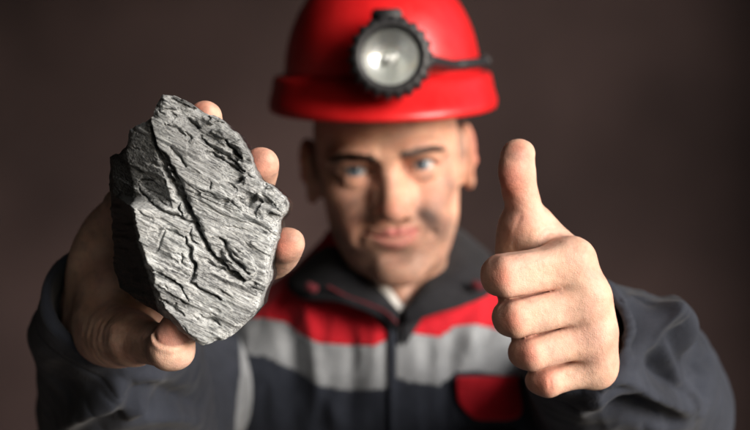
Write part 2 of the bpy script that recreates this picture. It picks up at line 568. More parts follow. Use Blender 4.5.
def holding_hand():
    P = at
    lo = np.array([P(40, 0, 0.60)[0] - 0.02, 0.535 + CAM_Y, P(0, 385, 0.6)[2] - 0.03])
    hi = np.array([P(312, 0, 0.60)[0] + 0.01, 0.80 + CAM_Y, P(0, 90, 0.6)[2] + 0.005])
    f = Field(lo, hi, 0.001)
    mcp = [P(168, 288, 0.630), P(151, 252, 0.644), P(136, 226, 0.650), P(124, 206, 0.650)]
    wrist = P(104, 318, 0.702)
    offs = [(0.014, -0.006, -0.012), (0.006, 0, -0.002), (-0.004, 0.003, 0.006), (-0.010, 0.003, 0.014)]
    for m, o in zip(mcp, offs):
        f.cap(m, wrist + np.array(o), 0.0125, 0.0165, 0.012)
    f.ell(P(97, 256, 0.668), (0.0165, 0.020, 0.034), rot(0, 22, 0), 0.014)                # outer edge of the palm
    f.ell(P(118, 300, 0.650), (0.024, 0.020, 0.026), k=0.014)
    elbow = ELBOW_L
    f.tube([wrist + np.array([0.004, -0.012, 0.006]), wrist, wrist + (elbow - wrist) * 0.45], [0.027, 0.027, 0.033], 0.016)
    # thumb, nail turned to the viewer
    cmc, tm, ti, tt = P(98, 326, 0.668), P(134, 339, 0.602), P(171, 347.5, 0.563), P(178, 326, 0.560)
    f.tube([cmc, P(114, 334, 0.632), tm], [0.021, 0.0205, 0.0150], 0.012)
    g = f.like()
    g.tube([tm, (tm + ti) / 2, ti], [0.0140, 0.0120, 0.0118], 0.003)
    g.tube([ti, (ti + tt) / 2, tt], [0.0115, 0.0108, 0.0092], 0.003)
    g.ell(P(172, 352, 0.560), (0.0116, 0.0100, 0.0090), k=0.004)
    f.merge(g, 0.006)
    # fingers coming round the far side of the coal
    ch = [
        [mcp[0], P(222, 272, 0.634), P(243, 268, 0.627), P(275, 262, 0.604), P(290, 243, 0.581)],
        [mcp[1], P(200, 222, 0.650), P(224, 210, 0.640), P(254, 188, 0.610), P(263.5, 163.5, 0.580)],
        [mcp[2], P(170, 190, 0.652), P(186, 170, 0.642), P(205, 140, 0.612), P(207, 116, 0.584)],
        [mcp[3], P(140, 176, 0.652), P(150, 160, 0.642), P(162, 140, 0.616), P(166, 126, 0.594)]]
    g = f.like()
    for c, s in zip(ch, (1.0, 1.02, 0.97, 0.86)):
        g.tube([c[0], c[1], c[2]], [0.0118 * s, 0.0100 * s, 0.0104 * s], 0.0016)
        dr = (c[4] - c[3]) / np.linalg.norm(c[4] - c[3])
        g.tube([c[2], c[3], c[4] - dr * 0.004, c[4] + dr * 0.0035], [0.0104 * s, 0.0096 * s, 0.0092 * s, 0.0062 * s], 0.0016)
        g.ell(c[4] - dr * 0.002 + np.array([-0.003, -0.0015, 0]), (0.0066 * s, 0.0078 * s, 0.0085 * s), k=0.004)
    f.merge(g, 0.005)
    # nail plate bed on the thumb
    nail_c = P(178, 331, 0.5495)
    V, Q = largest(*f.mesh(2))
    N = normals(V, Q)
    rim = [P(154, 334, 0.556), P(157, 342, 0.551), P(168, 347.5, 0.548), P(180, 347, 0.548), P(190, 341, 0.551), P(193.5, 333, 0.556)]
    d, t = line_dist(V, catmull(rim, 8))
    rimc = catmull(rim, 8)
    up_ = V[:, 2] - np.interp(V[:, 0], rimc[:, 0], rimc[:, 2])
    front = smoothstep(0.571, 0.563, V[:, 1] - CAM_Y) * smoothstep(0.0150, 0.0115, np.abs(V[:, 0] - P(174, 0, 0.555)[0]))
    V = V - N * (0.0011 * np.exp(-(d / 0.0010) ** 2) * front)[:, None]
    V = V + N * (0.0009 * np.exp(-((d - 0.0020) / 0.0016) ** 2) * smoothstep(0.0004, -0.0008, up_) * front)[:, None]
    for y, dp in ((356, 0.0004), (360, 0.0003), (352, 0.0003)):
        V = crease(V, N, catmull([P(160, y, 0.550), P(171, y + 2, 0.548), P(184, y, 0.550)], 6), dp, 0.0009)
    for q in ([(139, 338), (143, 328), (150, 320)], [(135, 335), (139, 325), (146, 316)], [(131, 343), (134, 330), (140, 318)]):
        V = crease(V, N, catmull([P(x, y, 0.592) for x, y in q], 6), 0.0006, 0.0022)
    for q in ([(100, 300), (110, 292), (118, 280)], [(92, 292), (104, 284), (113, 270)], [(108, 316), (120, 306), (128, 296)], [(80, 300), (92, 306), (100, 318)], [(78, 262), (90, 270), (104, 270)]):
        V = crease(V, N, catmull([P(x, y, 0.640) for x, y in q], 6), 0.0005, 0.0040)
    for c in ch[:3]:
        dr = (c[4] - c[3]) / np.linalg.norm(c[4] - c[3])
        for q in (-0.012, -0.0135, -0.010):
            o = c[4] + dr * q
            V = crease(V, N, catmull([o + np.array([-0.006, -0.009, -0.004]), o + np.array([0, -0.0105, 0]), o + np.array([0.008, -0.007, 0.004])], 6), 0.0005, 0.0008)
    V = V + N * (fbm(V * 420, 3, 4) * 0.00010 + fbm(V * 110, 2, 10) * 0.00025)[:, None]
    C = skin_color(V, 7) * 0.96
    nail = smoothstep(0.0, 0.0009, up_) * front * (d < 0.02)
    C = blend(C, np.array([0.44, 0.20, 0.155]), 0.85 * nail)
    C = blend(C, np.array([0.16, 0.08, 0.065]), 0.55 * np.exp(-(d / 0.0008) ** 2) * front)
    for c in ch[:3]:
        C = blend(C, PINK, 0.95 * spot(V, c[4] + np.array([-0.006, -0.006, 0]), 0.0105))
    C = blend(C, PINK, 0.35 * spot(V, P(150, 335, 0.585), 0.016))
    dirt = np.clip(fbm(V * 160, 4, 21) * 1.6 + 0.25, 0, 1)
    for c in ch[:3]:
        C = blend(C, np.array([0.10, 0.075, 0.065]), 0.75 * spot(V, c[4] + np.array([-0.010, -0.004, 0]), 0.0065) * np.clip(0.55 + fbm(V * 500, 3, 23), 0, 1))
    C = blend(C, np.array([0.13, 0.085, 0.07]), 0.35 * dirt)
    return V, Q, C

# ------------------------------------------------------------------ lump of coal
def poly_sdf(px, pz, poly):
    d = np.full(px.shape, 1e9); s = np.ones(px.shape)
    n = len(poly)
    for i in range(n):
        a, b = poly[i], poly[i - 1]
        ex, ez = b[0] - a[0], b[1] - a[1]
        wx, wz = px - a[0], pz - a[1]
        t = np.clip((wx * ex + wz * ez) / (ex * ex + ez * ez), 0, 1)
        dx, dz = wx - t * ex, wz - t * ez
        d = np.minimum(d, dx * dx + dz * dz)
        c1, c2, c3 = pz >= a[1], pz < b[1], ex * wz > ez * wx
        s = np.where((c1 & c2 & c3) | (~c1 & ~c2 & ~c3), -s, s)
    return s * np.sqrt(d)

def path2(px, pz, pts):
    """distance to a polyline in the face plane and the place along it"""
    best, where = np.full(px.shape, 1e9), np.zeros(px.shape)
    m = len(pts) - 1
    for i in range(m):
        a, b = pts[i], pts[i + 1]
        ex, ez = b[0] - a[0], b[1] - a[1]
        t = np.clip(((px - a[0]) * ex + (pz - a[1]) * ez) / (ex * ex + ez * ez + 1e-12), 0, 1)
        d = np.hypot(px - a[0] - t * ex, pz - a[1] - t * ez)
        w = d < best
        best = np.where(w, d, best); where = np.where(w, (i + t) / m, where)
    return best, where

def build_coal():
    D0 = 0.545
    def fp(x, y, d=D0):
        p = at(x, y, d); return (p[0], p[2])
    outline = [(161, 93), (172, 94), (186, 98), (198, 108), (211, 113), (223, 122), (233, 131), (244, 150), (250, 163), (259, 180), (271, 188), (281, 195), (285, 203), (284, 214),
               (277, 222), (275, 238), (270, 262), (266, 284), (258, 308), (237, 333), (222, 341), (204, 344), (188, 339), (168, 325), (150, 313), (131, 301), (119, 287), (108, 270),
               (108, 262), (112, 250), (112, 170), (113, 158), (124, 147), (130, 130), (141, 119), (153, 117), (154, 103)]
    # the left flank lies deeper than the face, so its outline is drawn at that depth
    poly = [fp(x, y) if x > 131 else fp(x, y, 0.583 if x < 120 else 0.562) for x, y in outline]
    lo = np.array([min(p[0] for p in poly) - 0.006, D0 - 0.016 + CAM_Y, min(p[1] for p in poly) - 0.006])
    hi = np.array([max(p[0] for p in poly) + 0.006, 0.628 + CAM_Y, max(p[1] for p in poly) + 0.006])
    h = 0.00052
    f = Field(lo, hi, h)
    sl = tuple(slice(0, n) for n in f.F.shape)
    X, Y, Z = f.xyz(sl)
    gx, gz = np.meshgrid(X.ravel().astype(float), Z.ravel().astype(float), indexing='ij')
    shp = gx.shape
    # jagged edge
    pn = np.stack([gx.ravel() * 180, gz.ravel() * 180, np.zeros(gx.size)], 1)
    wob = (fbm(pn, 4, 40) * 0.0016).reshape(shp)
    S = poly_sdf(gx, gz, poly) + wob
    # along / across the grain
    ga = math.radians(-27)
    U = gx * math.cos(ga) + gz * math.sin(ga)
    W = -gx * math.sin(ga) + gz * math.cos(ga)
    def anis(su, sw, o, seed, z=0.0):
        return fbm(np.stack([(U * su).ravel(), (W * sw).ravel(), np.full(U.size, z)], 1), o, seed).reshape(shp)
    c = fp(200, 220)
    H = 0.10 * (gz - c[1]) * 0.35 + 0.05 * (gx - c[0])
    # broad flakes: terraces that follow the grain
    t = anis(22, 75, 3, 50) * 2.6
    terr = np.floor(t) + smoothstep(0.90, 1.0, t - np.floor(t))
    H = H + 0.0010 * terr
    t = anis(60, 190, 3, 51) * 2.2
    terr = np.floor(t) + smoothstep(0.88, 1.0, t - np.floor(t))
    H = H + 0.0003 * terr
    H = H + 0.0004 * anis(30, 60, 3, 52)
    # upper right: a broken, lower shelf
    band, _ = path2(gx, gz, [fp(*q) for q in ((176, 96), (206, 118), (235, 155), (262, 196), (283, 208))])
    shelf = 1 - smoothstep(0.007, 0.016, band + anis(90, 120, 3, 53) * 0.004)
    H = H + shelf * (0.0042 + 0.0030 * anis(120, 160, 4, 54) + 0.0012 * np.sign(anis(150, 260, 2, 55)))
    # top knob
    kd = np.hypot(gx - fp(171, 108)[0], gz - fp(171, 108)[1])
    H = H - 0.004 * np.exp(-(kd / 0.009) ** 2)
    # upper left: a facet that falls away to the left
    e0 = np.array(fp(150, 118)); e1 = np.array(fp(171, 205))
    nx, nz = (e1 - e0)[1], -(e1 - e0)[0]
    ln = math.hypot(nx, nz)
    side = ((gx - e0[0]) * nx + (gz - e0[1]) * nz) / ln            # positive to the left
    if ((fp(120, 160)[0] - e0[0]) * nx + (fp(120, 160)[1] - e0[1]) * nz) < 0: side = -side
    up = smoothstep(fp(0, 212)[1], fp(0, 196)[1], gz + anis(60, 60, 2, 56) * 0.003)
    H = H + up * np.maximum(side, 0) * 0.85 + up * smoothstep(-0.0005, 0.0008, side) * 0.0022
    # cracks: px path, depth, width
    cracks = [
        ([(149, 126), (152, 138), (158, 152), (167, 172), (175, 187), (181, 199), (189, 212), (199, 232), (206, 246), (217, 260), (231, 271), (244, 281)], 0.0085, 0.0013),
        ([(161, 150), (169, 163), (177, 178), (181, 190), (186, 205), (192, 212)], 0.007, 0.0012),
        ([(171, 174), (170, 180)], 0.003, 0.0006),
        ([(180, 199), (178, 208), (183, 218)], 0.004, 0.0006),
        ([(131, 181), (138, 178), (154, 182)], 0.003, 0.0006),
        ([(132, 188), (146, 201), (157, 209), (170, 214), (181, 218), (190, 222), (199, 226)], 0.005, 0.0007),
        ([(186, 237), (186, 244), (190, 249), (189, 258), (194, 264), (194, 276), (191, 283), (200, 288), (212, 295), (222, 299)], 0.006, 0.0008),
        ([(152, 270), (160, 273), (171, 280), (182, 287), (189, 301)], 0.0035, 0.0006),
        ([(166, 228), (176, 232), (186, 238)], 0.003, 0.0006),
        ([(165, 230), (160, 243), (157, 252)], 0.0016, 0.0008),
        ([(182, 252), (181, 262), (186, 266)], 0.002, 0.0006),
        ([(190, 228), (191, 240), (196, 244)], 0.003, 0.0006),
        ([(219, 238), (224, 241), (226, 248), (232, 258), (240, 266), (249, 273)], 0.005, 0.0009),
        ([(205, 252), (216, 257), (232, 263)], 0.003, 0.0006),
        ([(206, 262), (222, 270), (240, 279)], 0.004, 0.0007),
        ([(170, 148), (180, 158), (186, 166)], 0.003, 0.0008),
        ([(211, 182), (210, 190)], 0.003, 0.0006),
        ([(194, 196), (200, 194)], 0.002, 0.0006),
        ([(221, 203), (229, 202)], 0.003, 0.0007),
        ([(246, 205), (251, 198), (255, 195)], 0.006, 0.0012),
        ([(233, 182), (238, 180), (241, 178)], 0.006, 0.0013),
        ([(205, 150), (222, 160), (240, 172)], 0.004, 0.0007),
        ([(198, 136), (213, 148), (226, 156), (244, 172)], 0.005, 0.0008),
        ([(186, 118), (192, 124), (197, 127)], 0.005, 0.0010),
        ([(222, 140), (232, 148), (240, 158)], 0.006, 0.0010),
        ([(184, 132), (190, 137), (188, 142)], 0.003, 0.0006),
        ([(168, 124), (178, 128), (184, 136)], 0.003, 0.0007),
        ([(206, 318), (222, 326)], 0.003, 0.0007),
        ([(156, 296), (172, 305), (186, 316)], 0.003, 0.0006)]
    jx, jz = anis(320, 320, 4, 60) * 0.0011, anis(320, 320, 4, 61) * 0.0011
    jw = anis(300, 300, 2, 62)
    for pts, dep, wid in cracks:
        d, tt = path2(gx + jx, gz + jz, [fp(*q) for q in pts])
        w = wid * (0.35 + 0.62 * np.sin(np.pi * np.clip(tt, 0.04, 0.96))) * (0.75 + 0.9 * np.clip(jw + 0.4, 0, 1))
        H = H + dep * np.exp(-(d / w) ** 2) + 0.0006 * np.exp(-(d / 0.004)) * np.sin(np.pi * tt)
    # a net of hairline cracks, most of them with the grain
    rg = np.random.default_rng(9)
    for i in range(85):
        x, y = rg.uniform(118, 282), rg.uniform(98, 338)
        lg = rg.uniform(6, 26); an = math.radians(27 + rg.normal() * 9 if rg.random() < 0.78 else rg.uniform(60, 130))
        if an > 1: lg *= 0.4
        a = fp(x, y); b = fp(x + lg * math.cos(an), y + lg * math.sin(an))
        x0, x1 = sorted((a[0], b[0])); z0, z1 = sorted((a[1], b[1]))
        ii = slice(max(0, int((x0 - 0.003 - lo[0]) / h)), int((x1 + 0.003 - lo[0]) / h) + 1); jj = slice(max(0, int((z0 - 0.003 - lo[2]) / h)), int((z1 + 0.003 - lo[2]) / h) + 1)
        if gx[ii, jj].size == 0: continue
        d, tt = path2(gx[ii, jj] + jx[ii, jj], gz[ii, jj] + jz[ii, jj], [a, ((a[0] + b[0]) / 2 + rg.normal() * 0.0004, (a[1] + b[1]) / 2 + rg.normal() * 0.0004), b])
        sgn = np.where((gx[ii, jj] - a[0]) * (b[1] - a[1]) - (gz[ii, jj] - a[1]) * (b[0] - a[0]) > 0, 1.0, 0.0)
        H[ii, jj] += np.sin(np.pi * tt) * (rg.uniform(0.0008, 0.0026) * np.exp(-(d / 0.00042) ** 2) + rg.uniform(0, 0.0007) * sgn * np.exp(-d / 0.0015))
    # lips raised along the long crack
    for pts, dep, wid, sx in (([(232, 252), (243, 264), (246, 270)], 0.0024, 0.0050, 1), ([(172, 236), (182, 246), (184, 258)], 0.0010, 0.006, 1)):
        d, tt = path2(gx, gz, [fp(*q) for q in pts])
        H = H - dep * smoothstep(wid * 1.25, wid * 0.85, d)
    rnd = smoothstep(-0.004, 0.0, S)
    front = (D0 + CAM_Y) + H + 0.0022 * rnd * rnd
    # faces
    n3 = np.stack([gx.ravel() * 60, gz.ravel() * 60, np.zeros(gx.size)], 1)
    back = 0.606 + CAM_Y - 0.012 * smoothstep(-0.03, 0.0, S) + (fbm(n3, 3, 66) * 0.004).reshape(shp)
    F = np.maximum(S[:, None, :], (front[:, None, :] - Y) * 0.9)
    F = np.maximum(F, (Y - back[:, None, :]) * 0.9)
    # dark left flank: planes that cut back from the front edge to the silhouette
    def cut(F, a, b, c_, rough, seed):
        a, b, c_ = (np.asarray(v, float) for v in (a, b, c_))
        n = np.cross(b - a, c_ - a); n /= np.linalg.norm(n)
        ctr = at(205, 220, 0.575)
        if (ctr - a) @ n > 0: n = -n
        nn = (fbm(np.stack([(gx * 70).ravel(), (gz * 300).ravel(), np.zeros(gx.size)], 1), 3, seed) * rough).reshape(shp)
        return np.maximum(F, (X - a[0]) * n[0] + (Y - a[1]) * n[1] + (Z - a[2]) * n[2] + nn[:, None, :])
    F = cut(F, at(119, 152, 0.552), at(136, 240, 0.547), at(104, 205, 0.592), 0.0018, 70)
    F = cut(F, at(134, 235, 0.547), at(153, 292, 0.548), at(104, 262, 0.590), 0.0018, 71)
    F = cut(F, at(153, 300, 0.549), at(190, 341, 0.551), at(138, 316, 0.592), 0.0006, 72)
    # right and bottom bevels
    f.F = F.astype(np.float32)
    V, Q = f.mesh(0)
    N = normals(V, Q)
    # grain relief
    u = V[:, 0] * math.cos(ga) + V[:, 2] * math.sin(ga)
    w = -V[:, 0] * math.sin(ga) + V[:, 2] * math.cos(ga)
    y = V[:, 1]
    facing = np.clip(-N[:, 1], 0, 1)
    g1 = fbm(np.stack([u * 70, w * 900, y * 500], 1), 3, 80)
    g2 = fbm(np.stack([u * 40, w * 380, y * 200], 1), 3, 81)
    g3 = fbm(V * 900, 3, 82)
    V = V + N * ((0.00019 * g1 + 0.00012 * g2) * (0.3 + 0.7 * facing) + 0.00016 * g3)[:, None]
    # mineral colour: pale dusty streaks along the grain on black coal
    m1 = fbm(np.stack([u * 26, w * 120, y * 60], 1), 4, 90)
    m2 = fbm(np.stack([u * 90, w * 1300, y * 300], 1), 3, 91)
    m3 = fbm(V * 130, 4, 92)
    m4 = fbm(np.stack([u * 55, w * 520, y * 200], 1), 4, 93)
    m5 = fbm(np.stack([u * 18, w * 40, y * 30], 1), 3, 94)
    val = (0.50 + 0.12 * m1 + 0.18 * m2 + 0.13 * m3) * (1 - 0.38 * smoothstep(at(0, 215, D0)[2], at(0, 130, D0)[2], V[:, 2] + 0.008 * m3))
    val = val * (1 - 0.70 * smoothstep(0.10, 0.40, m4) * smoothstep(-0.3, 0.3, m1 + 0.25)) * (1 - 0.50 * smoothstep(0.05, 0.5, m5))
    # the cleaved face carries pale dust, flank and back are painted black as if turned from the light
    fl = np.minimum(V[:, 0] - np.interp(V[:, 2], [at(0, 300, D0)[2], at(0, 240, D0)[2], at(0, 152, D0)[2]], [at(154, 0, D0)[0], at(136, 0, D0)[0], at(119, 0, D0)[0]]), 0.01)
    flank_shade = smoothstep(0.0015, -0.0005, fl + 0.0006 * g3) * smoothstep(at(0, 120, D0)[2], at(0, 150, D0)[2], V[:, 2])
    flank_shade = np.maximum(flank_shade, smoothstep(0.018, 0.030, y - (D0 + CAM_Y)))
    val = val * (1 - flank_shade) + (0.028 + 0.02 * m3) * flank_shade
    val = np.clip(val, 0.012, 0.80)
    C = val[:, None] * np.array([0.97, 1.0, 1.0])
    C = C + (0.02 * np.clip(fbm(V * 60, 3, 95), 0, 1) * (1 - flank_shade))[:, None] * np.array([-0.3, 0.3, 0.35])
    return V, Q, np.clip(C, 0.008, 1)

def make_coal_mat():
    m = Mat('coal', spec=0.32)
    a = m.node('ShaderNodeAttribute', attribute_name='Col')
    v = m.coords((1, 1, 1), (0, math.radians(-27), 0))
    st = m.node('ShaderNodeMapping'); m.l.new(v, st.inputs['Vector']); st.inputs['Scale'].default_value = (0.12, 1, 1)
    n1 = m.noise(st.outputs['Vector'], 1500, 4, 0.65)
    n2 = m.noise(v, 900, 4, 0.7)
    c = m.mix(a.outputs['Color'], (0.25, 0.25, 0.26), m.ramp(n1, [(0.46, 0.0), (0.66, 0.9)]), 'MULTIPLY')
    st2 = m.node('ShaderNodeMapping'); m.l.new(v, st2.inputs['Vector']); st2.inputs['Scale'].default_value = (0.16, 1, 1)
    n3 = m.noise(st2.outputs['Vector'], 900, 5, 0.7)
    patch = m.node('ShaderNodeMath', operation='MULTIPLY', i_0=m.ramp(n3, [(0.50, 0.0), (0.62, 0.92)]), i_1=m.ramp(m.noise(v, 70, 3, 0.6), [(0.40, 0.12), (0.60, 1.0)]))
    c = m.mix(c, (0.10, 0.10, 0.11), patch.outputs[0], 'MULTIPLY')
    c = m.mix(c, (0.12, 0.12, 0.13), m.ramp(n2, [(0.58, 0.0), (0.68, 0.8)]), 'MULTIPLY')
    m.set('color', c)
    m.set('rough', m.ramp(a.outputs['Color'], [(0.03, 0.26), (0.30, 0.52)]))
    p = m.bump(n1, 0.6, 0.0008)
    m.bump(n2, 0.35, 0.0006, p)
    return m.m

cV, cQ, cC = build_coal()
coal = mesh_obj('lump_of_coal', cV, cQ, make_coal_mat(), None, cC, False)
tag(coal, 'jagged grey black lump of coal with cracked striped face held in a hand', 'coal')
HANDS = [thumbs_up_hand(), holding_hand()]

# ------------------------------------------------------------------ head and neck
HEAD_R = rot(9, -5.5, -1)
HEAD_T = at(389, 169.5, 0.985)
def head_to_world(V):
    return np.asarray(V, float) @ HEAD_R.T + HEAD_T

def build_head():
    mm = 0.001
    f = Field((-0.106, -0.046, -0.225), (0.106, 0.205, 0.125), 0.0013)
    E = lambda c, r, R=None, k=10, sub=False: f.ell(np.array(c, float) * mm, np.array(r, float) * mm, R, k * mm, sub)
    T = lambda p, r, k=8, sub=False: f.tube([np.array(q, float) * mm for q in p], [x * mm for x in r], k * mm, 5, sub)
    E((0, 92, 36), (72, 97, 86), k=5)                       # cranium
    E((0, 52, 40), (59, 52, 52), k=22)                      # forehead
    E((0, 62, -28), (57, 58, 74), k=22)                     # face block
    # neck
    T([(0, 88, -40), (0, 98, -110), (0, 118, -225)], (52, 55, 60), 22)
    T([(-30, 60, -105), (-26, 62, -160), (-14, 68, -225)], (16, 15, 15), 18)
    T([(30, 60, -105), (26, 62, -160), (14, 68, -225)], (16, 15, 15), 18)
    E((0, 48, -140), (9, 12, 14), k=16)                    # larynx
    for s in (-1, 1):
        T([(s * 57, 82, -36), (s * 51, 74, -64), (s * 34, 36, -89), (s * 13, 14, -100)], (10, 12, 12, 12), 22)   # jaw
        E((s * 47, 32, -20), (18, 22, 14), rot(0, s * 12, s * -35), 18)        # cheekbone
        E((s * 32, 24, -50), (21, 20, 28), None, 22)                            # cheek
        E((s * 57, 66, 8), (10, 26, 26), None, 20)                              # temple
        T([(s * 6, -1, 12), (s * 22, -5, 15.5), (s * 40, 2, 17), (s * 54, 17, 12)], (8, 8.5, 8, 7), 12)              # brow ridge
    E((0, 16, -67), (27, 19, 24), None, 16)                 # muzzle
    E((0, 13, -100), (19, 15, 14), None, 14)                # chin
    # eye sockets
    for s in (-1, 1):
        E((s * 31, -3, 1), (18, 14, 10.5), rot(0, 0, s * -12), 9, True)
        E((s * 17, -2, 3), (8, 10, 10), None, 8, True)
    # nose
    T([(0, 6, 10), (0, -0.5, -4), (0, -10, -22), (0, -18, -37)], (9, 8.2, 8.8, 9.2), 10)
    E((0, -17, -39), (11.0, 9, 9.0), None, 7)
    for s in (-1, 1):
        E((s * 15, -6, -42), (6.8, 10, 7.4), rot(0, 0, s * -14), 5)
        E((s * 11, 2, -30), (10, 10, 16), None, 9)
    # eyelids over the eyeballs
    for s in (-1, 1):
        E((s * 32, 14.5, 0.5), (14.6, 13.0, 13.0), None, 6)
        T([(s * 17.5, 6, 7), (s * 26, 1.0, 10.4), (s * 38, 1.8, 10.0), (s * 49, 10, 2.5)], (2.2, 2.8, 3.2, 2.4), 5)     # upper fold
        T([(s * 22, 8, -8), (s * 32, 6, -11.5), (s * 42, 8, -9.5)], (1.6, 2.0, 1.6), 7)       # lower lid
    for s in (-1, 1):
        T([(s * 17.0, 9, -2.0), (s * 24, 2.5, -0.2), (s * 32, -0.5, 0.6), (s * 40, 2.5, 0.6), (s * 47.5, 10, 0.0)], (2.0, 5.0, 6.0, 5.2, 2.0), 1.0, True)
    # lips: the viewer's right corner is drawn up in half a smile
    up = [(-24, 8, -60.5), (-14, 1.2, -60.8), (-5, -3, -59.6), (0, -3.2, -60.4), (5, -3, -59.4), (15, 0.8, -58.6), (27, 7.5, -53.5)]
    lowr = [(-22, 7.5, -62), (-12, 1, -68.5), (0, -2, -71), (13, 0.8, -67.3), (25, 7, -56)]
    T(up, (2.0, 3.4, 3.9, 3.9, 3.9, 3.4, 2.0), 6)
    T(lowr, (2.0, 4.1, 5.0, 4.1, 2.0), 6)
    seam = [(-28, 6, -59.5), (-18, -0.5, -62.8), (-8, -5, -64.6), (0, -6, -65.2), (8, -5, -63.9), (19, -1.2, -60), (32, 5.5, -52)]
    T(seam, (1.2, 1.4, 1.5, 1.5, 1.5, 1.4, 1.2), 2.2, True)
    E((0, -6, -85), (16, 8, 5), None, 9, True)              # dip under the lower lip
    T([(0, -7, -50), (0, -8, -57)], (1.6, 1.8), 5, True)    # philtrum
    for s, dz in ((-1, 0), (1, 3)):
        T([(s * 19, -6, -38), (s * 27, 0, -50), (s * 34, 5, -60 + dz), (s * 36, 8, -68 + dz)], (1.6, 2.0, 2.0, 1.2), 8, True)   # smile fold
        E((s * 6, -15, -48.5), (3.3, 5, 2.6), None, 2, True)         # nostril
    E((33, 14, -48), (15, 12, 13), None, 12)                         # raised cheek of the half smile
    # ears
    for s in (-1, 1):
        R = rot(0, 0, s * 25) @ rot(-8, 0, 0)
        c = np.array([s * 79, 98, -4])
        E((s * 73, 93, -6), (11, 12, 27), None, 9)                   # root of the ear
        E(c, (5.5, 17, 30.5), R, 6)
        E(c + np.array([s * 3, 2, -26]), (5, 9, 10), R, 5)           # lobe
        E(c + R @ np.array([s * 6.0, -2, 3]), (6.5, 11, 20), R, 4, True)
        hel = [c + R @ np.array(q) for q in ((s * 2, -15, -4), (s * 4, -15, 12), (s * 5, -7, 28), (s * 6, 8, 29), (s * 6, 17, 14), (s * 5, 15, -6), (s * 4, 9, -20))]
        T(hel, (2.5, 3.0, 3.2, 3.2, 3.2, 3.0, 2.8), 3)
        ant = [c + R @ np.array(q) for q in ((s * 2, 6, -16), (s * 3, 9, 0), (s * 3, 4, 14), (s * 2, -4, 19))]
        T(ant, (2.4, 2.8, 2.6, 2.0), 4)
        E(c + R @ np.array([s * 3.0, -13, -6]), (4, 4, 6), R, 4)     # tragus
    V, Q = f.mesh(2)
    N = normals(V, Q)
    for pts in ([(-30, 2, 34), (0, -4, 36), (30, 2, 34)], [(-34, 4, 47), (0, 0, 49), (34, 4, 47)]):
        V = crease(V, N, catmull([np.array(p) * mm for p in pts], 6), 0.0006, 0.0022)
    V = V + N * (fbm(V * 300, 3, 12) * 0.00015)[:, None]
    # colour
    M = V / mm
    C = skin_color(V, 15) * np.array([0.90, 0.77, 0.71])
    front = smoothstep(75, 40, M[:, 1])
    # stubble: moustache, chin, jaw and the shaved sides of the scalp
    jaw = smoothstep(-48, -66, M[:, 2] + 0.16 * (M[:, 1] - 20)) * smoothstep(-150, -118, M[:, 2])
    stash = np.exp(-((np.abs(M[:, 0]) - 10) / 20) ** 2 - ((M[:, 2] + 57) / 7) ** 2) * (M[:, 1] < 20)
    speck = np.clip(0.72 + 0.5 * fbm(V * 700, 2, 44), 0, 1)
    C = blend(C, np.array([0.16, 0.105, 0.085]), (0.62 * np.maximum(jaw, 0.8 * stash)) * speck)
    scalp = smoothstep(56, 66, M[:, 1] + 4 * fbm(V * 90, 3, 46)) * smoothstep(-22, -2, M[:, 2] - 0.16 * (M[:, 1] - 60)) * (np.abs(M[:, 0]) < 80)
    scalp = np.maximum(scalp, smoothstep(58, 64, M[:, 2]))
    scalp = np.maximum(scalp, smoothstep(46, 56, M[:, 1] + 4 * fbm(V * 90, 3, 47)) * smoothstep(8, 18, M[:, 2]) * (np.abs(M[:, 0]) < 80))
    C = blend(C, np.array([0.075, 0.052, 0.042]), 0.86 * scalp * speck)
    # lips
    dl, _ = line_dist(M, catmull(up, 6)); dw, _ = line_dist(M, catmull(lowr, 6))
    lip = np.maximum(smoothstep(5.6, 3.6, dl), smoothstep(6.4, 4.4, dw)) * (np.abs(M[:, 0]) < 29)
    C = blend(C, np.array([0.50, 0.145, 0.14]), 0.80 * lip)
    ds, _ = line_dist(M, catmull(seam, 6))
    # flushed places
    C = blend(C, PINK, 0.40 * spot(M, (0, -26, -38), 13))
    for s in (-1, 1):
        C = blend(C, PINK, 0.28 * spot(M, (s * 40, 14, -36), 24))
        C = blend(C, PINK * 1.1, 0.65 * smoothstep(84, 92, np.abs(M[:, 0])))
        C = blend(C, np.array([0.30, 0.14, 0.11]), 0.5 * spot(M, (s * 18, 6, -2), 7))
    # coal dust smeared on the face
    def smear(c, w, sx, sy, ang, seed, col=(0.055, 0.05, 0.05)):
        nonlocal C
        a = math.radians(ang)
        dx, dz = M[:, 0] - c[0], M[:, 2] - c[1]
        u, v = dx * math.cos(a) + dz * math.sin(a), -dx * math.sin(a) + dz * math.cos(a)
        g = np.exp(-(u / sx) ** 2 - (v / sy) ** 2) * (M[:, 1] < 60)
        C = blend(C, np.array(col), w * g * np.clip(0.75 + 0.9 * fbm(np.stack([u * 0.06, v * 0.25, M[:, 1] * 0.1], 1), 3, seed), 0, 1))
    smear((30, -46), 0.85, 18, 9, -35, 50)
    smear((42, -58), 0.75, 24, 11, -60, 51)
    smear((12, 34), 0.40, 22, 6, 20, 52)
    smear((-26, 42), 0.45, 16, 10, -10, 53)
    smear((-34, -40), 0.40, 16, 14, 40, 54)
    smear((56, -20), 0.50, 8, 18, 10, 55)
    smear((20, -84), 0.40, 16, 9, -30, 56)
    smear((-22, -92), 0.35, 16, 8, 20, 57)
    smear((-50, 10), 0.45, 10, 26, 0, 58)
    smear((-38, -28), 0.45, 14, 10, 25, 59)
    smear((4, -30), 0.30, 8, 12, 0, 60)
    smear((46, -36), 0.45, 14, 10, -20, 61)
    C = blend(C, np.array([0.11, 0.08, 0.07]), 0.38 * np.clip(fbm(M * np.array([0.055, 0.055, 0.09]), 4, 64) * 1.7 - 0.05, 0, 1))
    return head_to_world(V), Q, C

